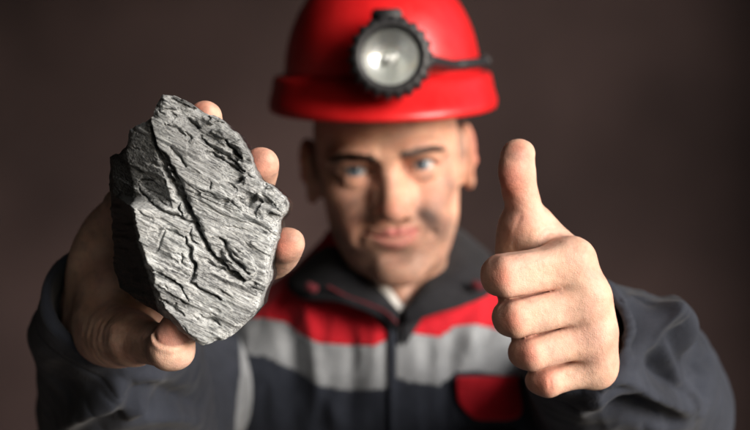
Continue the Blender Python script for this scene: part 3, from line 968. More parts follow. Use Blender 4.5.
# ------------------------------------------------------------------ person: body, eyes, eyebrows, lashes
person = empty('person', (0, 0.13, 0))
tag(person, 'person in navy and red work jacket holding up coal and giving a thumbs up', 'person')
def to_person(o):
    o.parent = person
    o.matrix_parent_inverse = Matrix.Translation(person.location).inverted()
    return o

def body_core():
    """trunk and arms inside the clothes, so that head and hands belong to one body"""
    f = Field((-0.27, -0.20, 1.02), (0.29, 0.28, 1.56), 0.006)
    f.ell((0.012, 0.165, 1.22), (0.155, 0.090, 0.20), k=0.02)
    f.ell((0.012, 0.165, 1.38), (0.175, 0.075, 0.065), k=0.03)
    f.tube([(0.030, 0.145, 1.38), (0.026, 0.125, 1.47)], [0.055, 0.040], 0.03)
    for sh, el, wr in (((0.200, 0.165, 1.420), ELBOW_R, at(572, 332, 0.700)), ((-0.177, 0.165, 1.420), ELBOW_L, at(104, 318, 0.702))):
        sh = np.array(sh); f.tube([sh, (sh + el) / 2, el, el + (wr - el) * 0.62], [0.046, 0.040, 0.036, 0.022], 0.02)
    V, Q = f.mesh(2)
    return V, Q, np.tile(TONE, (len(V), 1))

def connect(A, B, p):
    """join two pieces through their quads nearest to p"""
    (Va, Qa, Ca), (Vb, Qb, Cb) = A, B
    ia = ((Va[Qa].mean(1) - p) ** 2).sum(1).argmin(); ib = ((Vb[Qb].mean(1) - p) ** 2).sum(1).argmin()
    qa, qb = Qa[ia], Qb[ib] + len(Va)
    V, C = np.concatenate([Va, Vb]), np.concatenate([Ca, Cb])
    Q = np.concatenate([np.delete(Qa, ia, 0), np.delete(Qb, ib, 0) + len(Va)])
    rb = qb[::-1]
    k = min(range(4), key=lambda k: ((V[qa] - V[np.roll(rb, k)]) ** 2).sum()); rb = np.roll(rb, k)
    side = np.array([[qa[i], rb[i], rb[(i + 1) % 4], qa[(i + 1) % 4]] for i in range(4)])
    return V, np.concatenate([Q, side]), C

whole = connect(build_head(), body_core(), np.array([0.03, 0.13, 1.43]))
whole = connect(whole, HANDS[0], at(572, 332, 0.700) * 0.58 + ELBOW_R * 0.42)
bV, bQ, bC = connect(whole, HANDS[1], at(104, 318, 0.702) * 0.58 + ELBOW_L * 0.42)
body = to_person(mesh_obj('body', bV, bQ, SKIN, None, bC))

def make_eye_mat():
    m = Mat('eyeball', rough=0.06, spec=0.6)
    tc = m.node('ShaderNodeTexCoord')
    sep = m.node('ShaderNodeSeparateXYZ'); m.l.new(tc.outputs['Object'], sep.inputs[0])
    x, z = sep.outputs['X'], sep.outputs['Z']
    v2 = m.node('ShaderNodeCombineXYZ', i_0=x, i_1=z)
    ln = m.node('ShaderNodeVectorMath', operation='LENGTH'); m.l.new(v2.outputs[0], ln.inputs[0])
    sc = m.node('ShaderNodeMath', operation='MULTIPLY', i_0=ln.outputs['Value'], i_1=80.0)
    m.set('color', m.ramp(sc.outputs[0], [(0.0, (0.005, 0.005, 0.006)), (0.16, (0.006, 0.006, 0.008)), (0.19, (0.11, 0.14, 0.17)), (0.36, (0.19, 0.23, 0.265)), (0.46, (0.06, 0.10, 0.15)), (0.52, (0.62, 0.58, 0.56)), (0.9, (0.66, 0.52, 0.48))]))
    return m.m
EYE_MAT = make_eye_mat()
for s in (-1, 1):
    bm = bmesh.new()
    bmesh.ops.create_uvsphere(bm, u_segments=40, v_segments=28, radius=0.0122)
    for v in bm.verts:                      # cornea bulge
        r = math.hypot(v.co.x, v.co.z)
        if v.co.y < 0 and r < 0.0062: v.co.y -= 0.0011 * (1 - (r / 0.0062) ** 2)
    o = bm_obj('eye', bm, EYE_MAT)
    c = head_to_world(np.array([[s * 0.032, 0.0150, 0.0005]]))[0]
    look = np.array([0, CAM_Y, CAM_Z]) - c
    q = Vector(look).to_track_quat('-Y', 'Z')
    o.matrix_world = Matrix.Translation(c) @ q.to_matrix().to_4x4()
    o.parent = person
    o.matrix_parent_inverse = Matrix.Translation(person.location).inverted()

def strands(name, roots, dirs, length, radius, mat, seed, curve=0.3):
    """short tapering hairs as three sided spikes in one mesh"""
    rng = np.random.default_rng(seed)
    n = len(roots)
    L = length * rng.uniform(0.6, 1.2, n)
    d = dirs / np.linalg.norm(dirs, axis=1)[:, None]
    a = np.cross(d, rng.normal(size=(n, 3))); a /= np.linalg.norm(a, axis=1)[:, None]
    b = np.cross(d, a)
    V, Q = [], []
    for k in range(3):
        th = 2 * math.pi * k / 3
        V.append(roots + radius * (a * math.cos(th) + b * math.sin(th)))
    V.append(roots + d * L[:, None] + a * (L * curve * rng.uniform(-1, 1, n))[:, None])
    V = np.stack(V, 1).reshape(-1, 3)
    i = np.arange(n) * 4
    T = np.concatenate([np.stack([i, i + 1, i + 3], 1), np.stack([i + 1, i + 2, i + 3], 1), np.stack([i + 2, i, i + 3], 1)])
    return to_person(mesh_obj(name, V, T, mat))

HAIR = Mat('hair', color=(0.055, 0.036, 0.026), rough=0.55).m
rng = np.random.default_rng(5)
for s in (-1, 1):
    # eyebrow: scatter roots along an arc, snapped to the brow
    arc = catmull([np.array(p) * 0.001 for p in ((s * 11, -6, 12.2), (s * 25, -8, 14.0), (s * 40, -1, 15.0), (s * 52, 12, 12.2))], 10)
    n = 520
    t = rng.uniform(0, len(arc) - 1.001, n); i = t.astype(int); fr = (t - i)[:, None]
    base = arc[i] * (1 - fr) + arc[i + 1] * fr
    wid = 0.0029 * (1 - 0.65 * (t / len(arc)) ** 2)
    base[:, 2] += rng.normal(size=n) * wid * 0.62
    tang = arc[np.minimum(i + 1, len(arc) - 1)] - arc[i]
    tang /= np.linalg.norm(tang, axis=1)[:, None]
    w = head_to_world(base)
    # nearest skin vertex
    near = bV[(np.abs(bV - head_to_world(arc[[len(arc) // 2]])[0]) < 0.035).all(1)]
    for j in range(n):
        dd = ((near[:, [0, 2]] - w[j, [0, 2]]) ** 2).sum(1)
        cand = near[dd < 0.0016 ** 2]
        if len(cand): w[j] = [w[j, 0], cand[:, 1].min() + 0.0003, w[j, 2]]
    dirs = (tang + np.array([0, -0.22, 0.22]) + rng.normal(size=(n, 3)) * 0.15) @ HEAD_R.T
    strands('eyebrow', w, dirs, 0.0075, 0.00022, HAIR, 11 + s, 0.2)
    lash = catmull([np.array(p) * 0.001 for p in ((s * 20, 3.5, 1.0), (s * 26, 0.6, 4.6), (s * 33, -0.2, 5.6), (s * 40, 1.4, 4.6), (s * 46, 6, 1.4))], 8)
    n = 150
    t = rng.uniform(0, len(lash) - 1.001, n); i = t.astype(int); fr = (t - i)[:, None]
    w = lash[i] * (1 - fr) + lash[i + 1] * fr
    dirs = np.stack([s * 0.5 * (t / len(lash) - 0.3), np.full(n, -1.0), np.full(n, 0.35)], 1)
    strands('eyelashes', head_to_world(w), dirs @ HEAD_R.T, 0.0075, 0.0002, HAIR, 21 + s)

# ------------------------------------------------------------------ hard hat with headlamp
HAT_R = rot(10, -1.2, 0)
HAT_T = head_to_world(np.array([[0.0, 0.092, 0.059]]))[0]
def hat_pt(p):
    return np.asarray(p, float) @ HAT_R.T + HAT_T
DX, DY, DZ, DB = 0.0990, 0.120, 0.114, 0.0268             # dome half width, half length, height, foot of the dome

def dome_pt(phi, t, off=0.0):
    """phi 0 looks at the viewer, t 0 at the foot of the dome, 1 at the crown"""
    a = t * math.pi / 2
    r = math.cos(a) ** 0.92
    z = DB + DZ * math.sin(a) ** 1.0
    p = np.array([DX * r * math.sin(phi), -DY * r * math.cos(phi), z])
    n = np.array([math.sin(phi) * math.cos(a) / DX, -math.cos(phi) * math.cos(a) / DY, math.sin(a) / DZ]); n /= np.linalg.norm(n)
    return p + n * off

def loft(rows, closed_u=True):
    """rows of equally many points as quads"""
    n = len(rows[0]); V = np.concatenate([np.asarray(r, float) for r in rows]); Q = []
    for j in range(len(rows) - 1):
        for i in range(n if closed_u else n - 1):
            k = (i + 1) % n
            Q.append((j * n + i, j * n + k, (j + 1) * n + k, (j + 1) * n + i))
    return V, np.array(Q)

RED_PLASTIC = Mat('red_plastic', rough=0.40, spec=0.45)
_v = RED_PLASTIC.coords()
RED_PLASTIC.set('color', RED_PLASTIC.ramp(RED_PLASTIC.noise(_v, 40, 5, 0.7), [(0.35, (0.56, 0.010, 0.012)), (0.7, (0.68, 0.016, 0.018))]))
RED_PLASTIC.set('rough', RED_PLASTIC.ramp(RED_PLASTIC.noise(_v, 90, 5, 0.7), [(0.35, 0.27), (0.7, 0.42)]))
RED_PLASTIC.bump(RED_PLASTIC.noise(_v, 25, 3, 0.5), 0.12, 0.002)
RED_PLASTIC = RED_PLASTIC.m
BLACK_RUBBER = Mat('black_rubber', color=(0.018, 0.018, 0.020), rough=0.48)
BLACK_RUBBER.bump(BLACK_RUBBER.noise(BLACK_RUBBER.coords(), 700, 3, 0.6), 0.3, 0.0005)
BLACK_RUBBER = BLACK_RUBBER.m
CHROME = Mat('reflector_metal', color=(0.90, 0.93, 0.91), metal=0.85, rough=0.25)
CHROME.bump(CHROME.noise(CHROME.coords(), 300, 2, 0.5), 0.15, 0.001)
CHROME = CHROME.m
GLASS = Mat('lamp_glass')
_tr = GLASS.node('ShaderNodeBsdfTransparent'); _gl = GLASS.node('ShaderNodeBsdfGlossy'); _gl.inputs['Roughness'].default_value = 0.05
_fr = GLASS.node('ShaderNodeLayerWeight'); _fr.inputs['Blend'].default_value = 0.5
_pw = GLASS.node('ShaderNodeMath', operation='POWER', i_0=_fr.outputs['Facing'], i_1=4.0)
_fm = GLASS.node('ShaderNodeMath', operation='MULTIPLY_ADD', i_0=_pw.outputs[0], i_1=0.5, i_2=0.04)
_mx = GLASS.node('ShaderNodeMixShader')
GLASS.l.new(_fm.outputs[0], _mx.inputs[0]); GLASS.l.new(_tr.outputs[0], _mx.inputs[1]); GLASS.l.new(_gl.outputs[0], _mx.inputs[2])
GLASS.l.new(_mx.outputs[0], GLASS.n['Material Output'].inputs['Surface'])
GLASS = GLASS.m
BULB = Mat('bulb_glass', color=(0.75, 0.78, 0.76), rough=0.15).m

hat = empty('hard_hat', HAT_T)
tag(hat, 'glossy red hard hat with a round black headlamp on its front', 'hard hat')
def to_hat(o, root=None):
    o.parent = root or hat
    o.matrix_parent_inverse = Matrix.Translation(HAT_T).inverted() if root is None else Matrix()
    return o
NPHI = 120
PH = [2 * math.pi * i / NPHI for i in range(NPHI)]
rows = []
for off, ts in ((0.0, np.linspace(0, 0.995, 40)), ):
    rows += [[hat_pt(dome_pt(p, t)) for p in PH] for t in ts]
inner = [[hat_pt(dome_pt(p, t, -0.0032)) for p in PH] for t in np.linspace(0.995, 0.0, 26)]
V, Q = loft(rows + inner)
n0 = len(V); Q = np.concatenate([Q, np.array([[(len(rows) + len(inner) - 1) * NPHI + i, (len(rows) + len(inner) - 1) * NPHI + (i + 1) % NPHI, (i + 1) % NPHI, i] for i in range(NPHI)])])
shell = mesh_obj('shell', V, Q, RED_PLASTIC); to_hat(shell)
# brim: gutter round the foot of the dome, flaring to a longer peak in front
def brim_ext(phi):
    c = math.cos(phi)
    return 0.0150 + 0.024 * max(0, c) ** 1.6 + 0.004 * max(0, -c)
rows = []
prof = [(0.0004, 0.0385), (0.0014, 0.0355), (0.0040, 0.0342)]           # then (share of the reach at the sides, at the peak, height)
edge = [(0.66, 0.20, 0.0336), (0.76, 0.32, 0.0312), (0.80, 0.44, 0.0265), (0.84, 0.58, 0.0205), (0.92, 0.76, 0.0140), (1.00, 0.92, 0.0085), (1.03, 1.02, 0.0045), (1.01, 1.06, 0.0008), (0.96, 1.04, -0.0022), (0.90, 1.00, -0.0030), (0.84, 0.95, -0.0016),
        (0.80, 0.78, 0.0045), (0.72, 0.56, 0.0120), (0.60, 0.28, 0.0220), (0.40, 0.10, 0.0290)]
for q in prof + edge + [(-0.0020, 0.0310)]:
    r = []
    for p in PH:
        if len(q) == 2: o, z = q
        else:
            w = max(0, math.cos(p)) ** 1.2
            o, z = brim_ext(p) * (q[0] * (1 - w) + q[1] * w), q[2] - 0.004 * w * q[1] ** 2
        if z > 0: z *= 0.865
        r.append(hat_pt(((DX + o) * math.sin(p), -(DY + o) * math.cos(p), z)))
    rows.append(r)
V, Q = loft(rows)
to_hat(mesh_obj('brim', V, Q, RED_PLASTIC))
# raised rib over the crown from front to back
rows = []
for t in np.linspace(-0.35, 0.75, 34):
    ph, tt = (0.0, 1 - abs(t)) if t <= 0 else (math.pi, 1 - abs(t))
    base = dome_pt(ph, tt); nrm = dome_pt(ph, tt, 1.0) - base
    taper = min(1, (t + 0.35) / 0.1, (0.75 - t) / 0.1)
    rows.append([hat_pt(base + np.array([x, 0, 0]) + nrm * (h * max(taper, 0.05) - 0.0006)) for x, h in ((-0.014, 0.0), (-0.011, 0.0035), (-0.006, 0.0042), (0.006, 0.0042), (0.011, 0.0035), (0.014, 0.0))])
V, Q = loft(rows, False)
to_hat(mesh_obj('crown_rib', V, Q, RED_PLASTIC))

# headlamp: axis turned to the viewer
LC = at(390, 60.5, 0.915)                                 # centre of the lens
best = min(((np.linalg.norm(np.cross(hat_pt(dome_pt(p, t)) - LC, (LC - np.array([0, CAM_Y, CAM_Z])) / np.linalg.norm(LC - np.array([0, CAM_Y, CAM_Z])))), p, t) for p in np.linspace(-0.5, 0.5, 41) for t in np.linspace(0, 0.8, 81)), key=lambda x: x[0])
foot = hat_pt(dome_pt(best[1], best[2]))
print('dome behind lamp at', foot, 'lamp', LC)
LC = LC + np.array([0, foot[1] - 0.049 - LC[1], 0]) * 1.0
ax = np.array([0.0, -1.0, 0.02]) ; ax = ax / np.linalg.norm(ax)
LX = np.array([1.0, 0, 0]); LZ = np.cross(LX, -ax)
def lp(r, a, z):
    return LC + LX * (r * math.cos(a)) + LZ * (r * math.sin(a)) + ax * z
def lathe(name, prof, mat, parent, n=72, radial=None):
    rows = [[lp(r if radial is None else radial(r, j, 2 * math.pi * i / n), 2 * math.pi * i / n, z) for i in range(n)] for j, (r, z) in enumerate(prof)]
    V, Q = loft(rows)
    o = mesh_obj(name, V, Q[:, ::-1], mat); to_hat(o, parent)
    return o
lamp = lathe('headlamp', [(0.002, -0.044), (0.020, -0.042), (0.0265, -0.034), (0.0275, -0.016), (0.0285, -0.010), (0.0285, -0.006)], BLACK_RUBBER, None)
teeth = lambda r, j, a: r + (0.0011 * (1 if math.sin(a * 22) > 0.1 else -1) if 2 <= j <= 4 else 0)
lathe('bezel', [(0.0270, -0.016), (0.0330, -0.016), (0.0358, -0.012), (0.0358, -0.003), (0.0345, 0.002), (0.0312, 0.0050), (0.0275, 0.0056), (0.0252, 0.0038), (0.0243, 0.0005), (0.0244, -0.010)], BLACK_RUBBER, lamp, 264, teeth)
lathe('reflector', [(0.0262, -0.002)] + [(0.0262 * math.sqrt(1 - t), -0.002 - 0.015 * t) for t in np.linspace(0.03, 0.93, 18)] + [(0.0066, -0.018)], CHROME, lamp)
lathe('bulb', [(0.0066, -0.0185), (0.0060, -0.0175), (0.0032, -0.0170), (0.0032, -0.0130), (0.0044, -0.0100), (0.0040, -0.0073), (0.0022, -0.0057), (0.0003, -0.0052)], BULB, lamp, 32)
lathe('lens', [(0.0265, -0.0020), (0.0265, -0.0002), (0.0240, 0.0007), (0.018, 0.0018), (0.010, 0.0026), (0.0003, 0.0029), (0.0002, 0.0010), (0.010, 0.0007), (0.018, -0.0001), (0.0240, -0.0012), (0.0265, -0.0020)], GLASS, lamp)

def box_bm(bm, c, s, R=None, bev=0.0):
    g = bmesh.ops.create_cube(bm, size=1.0)
    M = Matrix.Translation(Vector(c)) @ (Matrix(np.asarray(R).tolist()).to_4x4() if R is not None else Matrix()) @ Matrix.Diagonal((*s, 1))
    bmesh.ops.transform(bm, matrix=M, verts=g['verts'])
    if bev:
        ed = list({e for v in g['verts'] for e in v.link_edges})
        bmesh.ops.bevel(bm, geom=ed, offset=bev, segments=2, affect='EDGES')
bm = bmesh.new()
top = LC + LZ * 0.0385 + ax * -0.020
box_bm(bm, top - LX * 0.003, (0.027, 0.030, 0.014), HAT_R, 0.002)
box_bm(bm, LC + ax * -0.046 + LZ * 0.004, (0.034, 0.030, 0.040), HAT_R, 0.003)
to_hat(bm_obj('bracket', bm, BLACK_RUBBER), lamp)
def tube_mesh(pts, rad, n=10):
    pts = np.asarray(pts, float); rows = []
    for i, p in enumerate(pts):
        t = pts[min(i + 1, len(pts) - 1)] - pts[max(i - 1, 0)]; t /= np.linalg.norm(t)
        a = np.cross(t, [0.13, 0.2, 1.0]); a /= np.linalg.norm(a); b = np.cross(t, a)
        r = rad if np.isscalar(rad) else rad[i]
        rows.append([p + r * (a * math.cos(2 * math.pi * k / n) + b * math.sin(2 * math.pi * k / n)) for k in range(n)])
    return loft(rows)
# cable: leaves the lamp, runs level round the right of the dome to a clip
def level_t(phi, z):
    return min(np.linspace(0.07, 0.6, 121), key=lambda t: abs(hat_pt(dome_pt(phi, t, 0.004))[2] - z))
path = [lp(0.026, -0.03, -0.014), lp(0.036, -0.03, -0.016)] + [hat_pt(dome_pt(p, level_t(p, LC[2] - 0.002 + 0.002 * p), 0.0042)) for p in (0.66, 0.85, 1.10, 1.35, 1.6, 1.9, 2.3, 2.7, 3.05)]
V, Q = tube_mesh(catmull(path, 8), 0.0052)
to_hat(mesh_obj('cable', V, Q, BLACK_RUBBER))
for p in (1.47, 2.9):
    bm = bmesh.new()
    c = dome_pt(p, level_t(p, LC[2] + 0.001), 0.004)
    box_bm(bm, hat_pt(c), (0.010, 0.014, 0.013), HAT_R @ rot(0, 0, math.degrees(p)), 0.003)
    to_hat(bm_obj('cable_clip', bm, BLACK_RUBBER))

# ------------------------------------------------------------------ jacket
NAVY = make_fabric('navy_cloth', (0.021, 0.025, 0.037))
BLACKCLOTH = make_fabric('black_cloth', (0.010, 0.010, 0.013))
REDCLOTH = make_fabric('red_cloth', (0.50, 0.006, 0.016))
GREYCLOTH = make_fabric('grey_reflective_cloth', (0.27, 0.28, 0.29), rough=0.6)
MAROON = make_fabric('maroon_cloth', (0.10, 0.008, 0.014))
WHITECLOTH = make_fabric('white_cotton', (0.55, 0.53, 0.50))

def project(V):
    d = V[:, 1] - CAM_Y
    return 375 + V[:, 0] / (0.00096 * d), 215 - (V[:, 2] - CAM_Z) / (0.00096 * d)

def fold(V, N, pts, height, width, front=True):
    """ridge (height > 0) or hollow pressed into cloth along a line seen in the photograph, width in metres"""
    x, y = project(V)
    d = V[:, 1] - CAM_Y
    q = np.stack([x, y, np.zeros(len(x))], 1)
    dist, t = line_dist(q, catmull([np.array([a, b, 0.0]) for a, b in pts], 6))
    w = width / (0.00096 * d)
    g = np.exp(-(dist / w) ** 2) * np.sin(np.pi * np.clip(t, 0.03, 0.97)) ** 0.6
    if front: g = g * smoothstep(0.15, -0.25, N[:, 1])
    return V + N * (height * g)[:, None]

# torso
TX = 0.012
tf = Field((-0.27, -0.06, 0.86), (0.29, 0.36, 1.60), 0.0026)
secs = np.array([  # z, half width, half depth, centre y
    (0.86, 0.195, 0.125, 0.165), (1.00, 0.190, 0.125, 0.165), (1.15, 0.192, 0.130, 0.165), (1.28, 0.205, 0.138, 0.165), (1.38, 0.212, 0.136, 0.165),
    (1.44, 0.208, 0.124, 0.165), (1.48, 0.180, 0.106, 0.162), (1.515, 0.138, 0.086, 0.158), (1.545, 0.096, 0.072, 0.152), (1.58, 0.066, 0.060, 0.15)])
def torso_fn(X, Y, Z):
    a, b, c = (np.interp(Z, secs[:, 0], secs[:, i]) for i in (1, 2, 3))
    x, y = (X - TX) / a, (Y - c) / b
    return (np.sqrt(np.sqrt(x ** 4 * 0.35 + x ** 2 * y ** 2 * 1.3 + y ** 4 * 0.35 + 0.65 * (x ** 2 + y ** 2) ** 2) + 1e-9) - 1.0) * np.minimum(a, b) * 0.9
tf.put(torso_fn, (-0.25, -0.04, 0.88), (0.27, 0.34, 1.57), 0.004)
tV, tQ = tf.mesh(3)
tN = normals(tV, tQ)
tV = tV + tN * (0.006 * fbm(tV * np.array([16, 16, 7]), 3, 120) + 0.0022 * (1 - 2 * np.abs(fbm(tV * np.array([34, 34, 11]) + 3, 2, 121))))[:, None]
for pts, hgt, wd in (([(300, 290), (312, 330), (318, 385), (312, 430)], 0.006, 0.008), ([(283, 300), (290, 340), (296, 400)], -0.006, 0.009), ([(345, 300), (352, 340), (350, 395), (345, 430)], -0.004, 0.009),
                     ([(370, 310), (376, 350), (372, 400)], 0.004, 0.008), ([(455, 320), (452, 350), (447, 400), (450, 430)], -0.006, 0.008), ([(475, 310), (472, 345), (465, 375)], 0.005, 0.009),
                     ([(425, 320), (428, 360), (422, 420)], -0.003, 0.010), ([(500, 318), (480, 350), (462, 372)], -0.003, 0.007), ([(330, 395), (338, 430)], 0.005, 0.008)):
    tV = fold(tV, tN, pts, hgt, wd)
tN = normals(tV, tQ)
tx, ty = project(tV)
XS = [200, 262, 285, 300, 318, 345, 375, 392, 393, 410, 440, 455, 475, 500, 560]
ZR = [318, 318, 322, 334, 343, 345, 346, 336, 330, 333, 337, 326, 324, 330, 330]      # red above, grey below
ZG = [352, 356, 366, 372, 386, 390, 390, 388, 378, 382, 386, 372, 371, 375, 380]      # grey above, navy below
front = tV[:, 1] < 0.165
for Zl in (ZR, ZG):
    line = np.interp(tx, XS, Zl)
    m = front & (np.abs(ty - line) < 1.7)
    tV[m, 2] += ((ty - line) * 0.00096 * (tV[:, 1] - CAM_Y))[m]
tx, ty = project(tV)
fc = tV[tQ].mean(1)
fx, fy = project(fc)
reg = np.zeros(len(tQ), int)
fl = (fc[:, 1] < 0.165)
reg[fl & (fy < np.interp(fx, XS, ZG))] = 2
reg[fl & (fy < np.interp(fx, XS, ZR))] = 1
reg[~fl & (fc[:, 2] > 1.475)] = 1
reg[~fl & (fc[:, 2] <= 1.475) & (fc[:, 2] > 1.43)] = 2
mid = np.interp(fc[:, 2], [1.3, 1.55], [TX + 0.006, TX + 0.010])
def split(name, mask, mat, parent=None):
    q = tQ[mask]
    used = np.unique(q); inv = np.full(len(tV), -1); inv[used] = np.arange(len(used))
    o = mesh_obj(name, tV[used], inv[q], mat)
    sm = o.modifiers.new('cloth_thickness', 'SOLIDIFY'); sm.thickness = 0.0018; sm.offset = -1
    return o
jacket = to_person(split('jacket', reg == 0, NAVY))
jacket['label'] = 'navy work jacket with red yoke and grey bands'
def to_jacket(o):
    o.parent = jacket
    return o
for side, m in ((-1, fc[:, 0] < mid), (1, fc[:, 0] >= mid)):
    to_jacket(split('yoke_panel', (reg == 1) & m, REDCLOTH))
    to_jacket(split('reflective_band', (reg == 2) & m, GREYCLOTH))

def front_y(X, Z, r=0.006):
    fr = tV[tN[:, 1] < 0.1]
    out = []
    for x, z in zip(X, Z):
        dd = (fr[:, 0] - x) ** 2 + (fr[:, 2] - z) ** 2
        out.append(fr[dd < r * r][:, 1].min() if (dd < r * r).any() else fr[dd.argmin(), 1])
    return np.array(out)
def drape(name, outline_rows, mat, off=0.003, thick=0.002):
    """a patch of cloth laid on the chest: rows of photograph points"""
    pts = np.array(outline_rows, float)
    d0 = 1.02
    for it in range(3):
        d = d0 if it == 0 else (Y - CAM_Y)
        X, Z = (pts[..., 0] - 375) * 0.00096 * d, CAM_Z - (pts[..., 1] - 215) * 0.00096 * d
        Y = front_y(X.ravel(), Z.ravel()).reshape(X.shape)
    V = np.stack([X, Y - off, Z], -1)
    Vv, Qq = loft([r for r in V], False)
    o = mesh_obj(name, Vv, Qq, mat)
    s = o.modifiers.new('cloth_thickness', 'SOLIDIFY'); s.thickness = thick; s.offset = 0
    b = o.modifiers.new('soft', 'SUBSURF'); b.levels = b.render_levels = 1
    return to_jacket(o)
# zip placket down the middle
rows = []
for y in np.linspace(322, 470, 26):
    rows.append([(x, y) for x in (389.5, 390.3, 391.8, 393.4, 394.9, 395.7)])
drape('zip_placket', rows, NAVY, 0.0025)
# red pocket flap on the viewer's right
rows = []
for t in np.linspace(0, 1, 14):
    y0 = 375.5 + t * 44
    xl = 455 + 3 * t + 16 * max(0, t - 0.55) ** 1.5 * 2.2
    xr = 518 + 5 * t - 8 * max(0, t - 0.8) * 2
    rows.append([(xl + (xr - xl) * u, y0 + (1 - t * 0) * (-1.0 * t * t * 6 * (abs(u - 0.5) * 2) ** 6)) for u in np.linspace(0, 1, 14)])
drape('pocket_flap', rows, REDCLOTH, 0.0045, 0.003)
rows = []
for t in np.linspace(0, 1, 8):
    rows.append([(x, 430 + 80 * t) for x in np.linspace(460, 522, 10)])
drape('chest_pocket', rows, NAVY, 0.003, 0.002)

# collar, opened and lying on the shoulders
crest = [(400, 320, 1.030), (384, 300, 1.033), (363, 277, 1.045), (349, 253, 1.080), (350, 238, 1.130), (374, 228, 1.175), (402, 224, 1.190), (431, 226, 1.170), (442, 236, 1.125), (438, 258, 1.080), (426, 285, 1.047), (413, 304, 1.034), (403, 320, 1.030)]
outer = [(396, 326, 1.022), (368, 312, 1.020), (334, 301, 1.028), (298, 297, 1.055), (290, 277, 1.120), (330, 250, 1.205), (400, 240, 1.240), (452, 241, 1.205), (486, 252, 1.125), (494, 288, 1.055), (466, 304, 1.030), (432, 315, 1.020), (407, 324, 1.022)]
c3 = np.array([at(*p) for p in crest]); o3 = np.array([at(*p) for p in outer])
nc = c3.mean(0)
i3 = c3 + (nc - c3) * np.array([0.10, 0.10, 0]) + np.array([0, 0, -0.030])
m3 = c3 * 0.5 + o3 * 0.5 + np.array([0, -0.004, 0.010])
k3 = c3 * 0.85 + o3 * 0.15 + np.array([0, -0.001, 0.007])
rows = [catmull(r, 8) for r in (i3, c3, k3, m3, o3)]
cols = np.stack(rows, 1)
V, Q = loft([catmull(c, 5) for c in cols], False)
V = V + (0.0022 * fbm(V * 40, 3, 140))[:, None] * np.array([0.3, -1, 0.6])
collar = mesh_obj('collar', V, Q, BLACKCLOTH)
s = collar.modifiers.new('cloth_thickness', 'SOLIDIFY'); s.thickness = 0.0035; s.offset = 0
to_jacket(collar)
V, Q = tube_mesh(catmull([at(*p) + np.array([0, -0.004, 0.001]) for p in ((328, 287, 1.034), (345, 296, 1.030), (364, 303, 1.025), (384, 312, 1.022), (397, 324, 1.019))], 8), 0.0014)
to_jacket(mesh_obj('collar_piping', V, Q, MAROON))
for p in ((312, 287, 1.040), (477, 285, 1.038)):
    bm = bmesh.new()
    box_bm(bm, at(*p) + np.array([0, -0.006, 0]), (0.013, 0.004, 0.008), rot(-20, 25, 0), 0.0012)
    to_jacket(bm_obj('collar_tab', bm, MAROON))
# undershirt neckband
nb = [(352, 262, 1.075), (370, 286, 1.040), (387, 303, 1.030), (399, 317, 1.029), (408, 306, 1.042), (424, 286, 1.058), (438, 262, 1.082)]
lo3 = np.array([at(*p) for p in nb]); up3 = lo3 + np.array([0.004, 0.008, 0.012])
V, Q = loft([catmull(lo3 + np.array([0, 0.022, -0.016]), 8), catmull(lo3 + np.array([0, 0.006, -0.005]), 8), catmull(lo3 * 0.5 + up3 * 0.5 + np.array([0, -0.003, 0]), 8), catmull(up3, 8)], False)
shirt = mesh_obj('undershirt', V, Q, WHITECLOTH)
s = shirt.modifiers.new('cloth_thickness', 'SOLIDIFY'); s.thickness = 0.002; s.offset = 0
to_person(shirt)

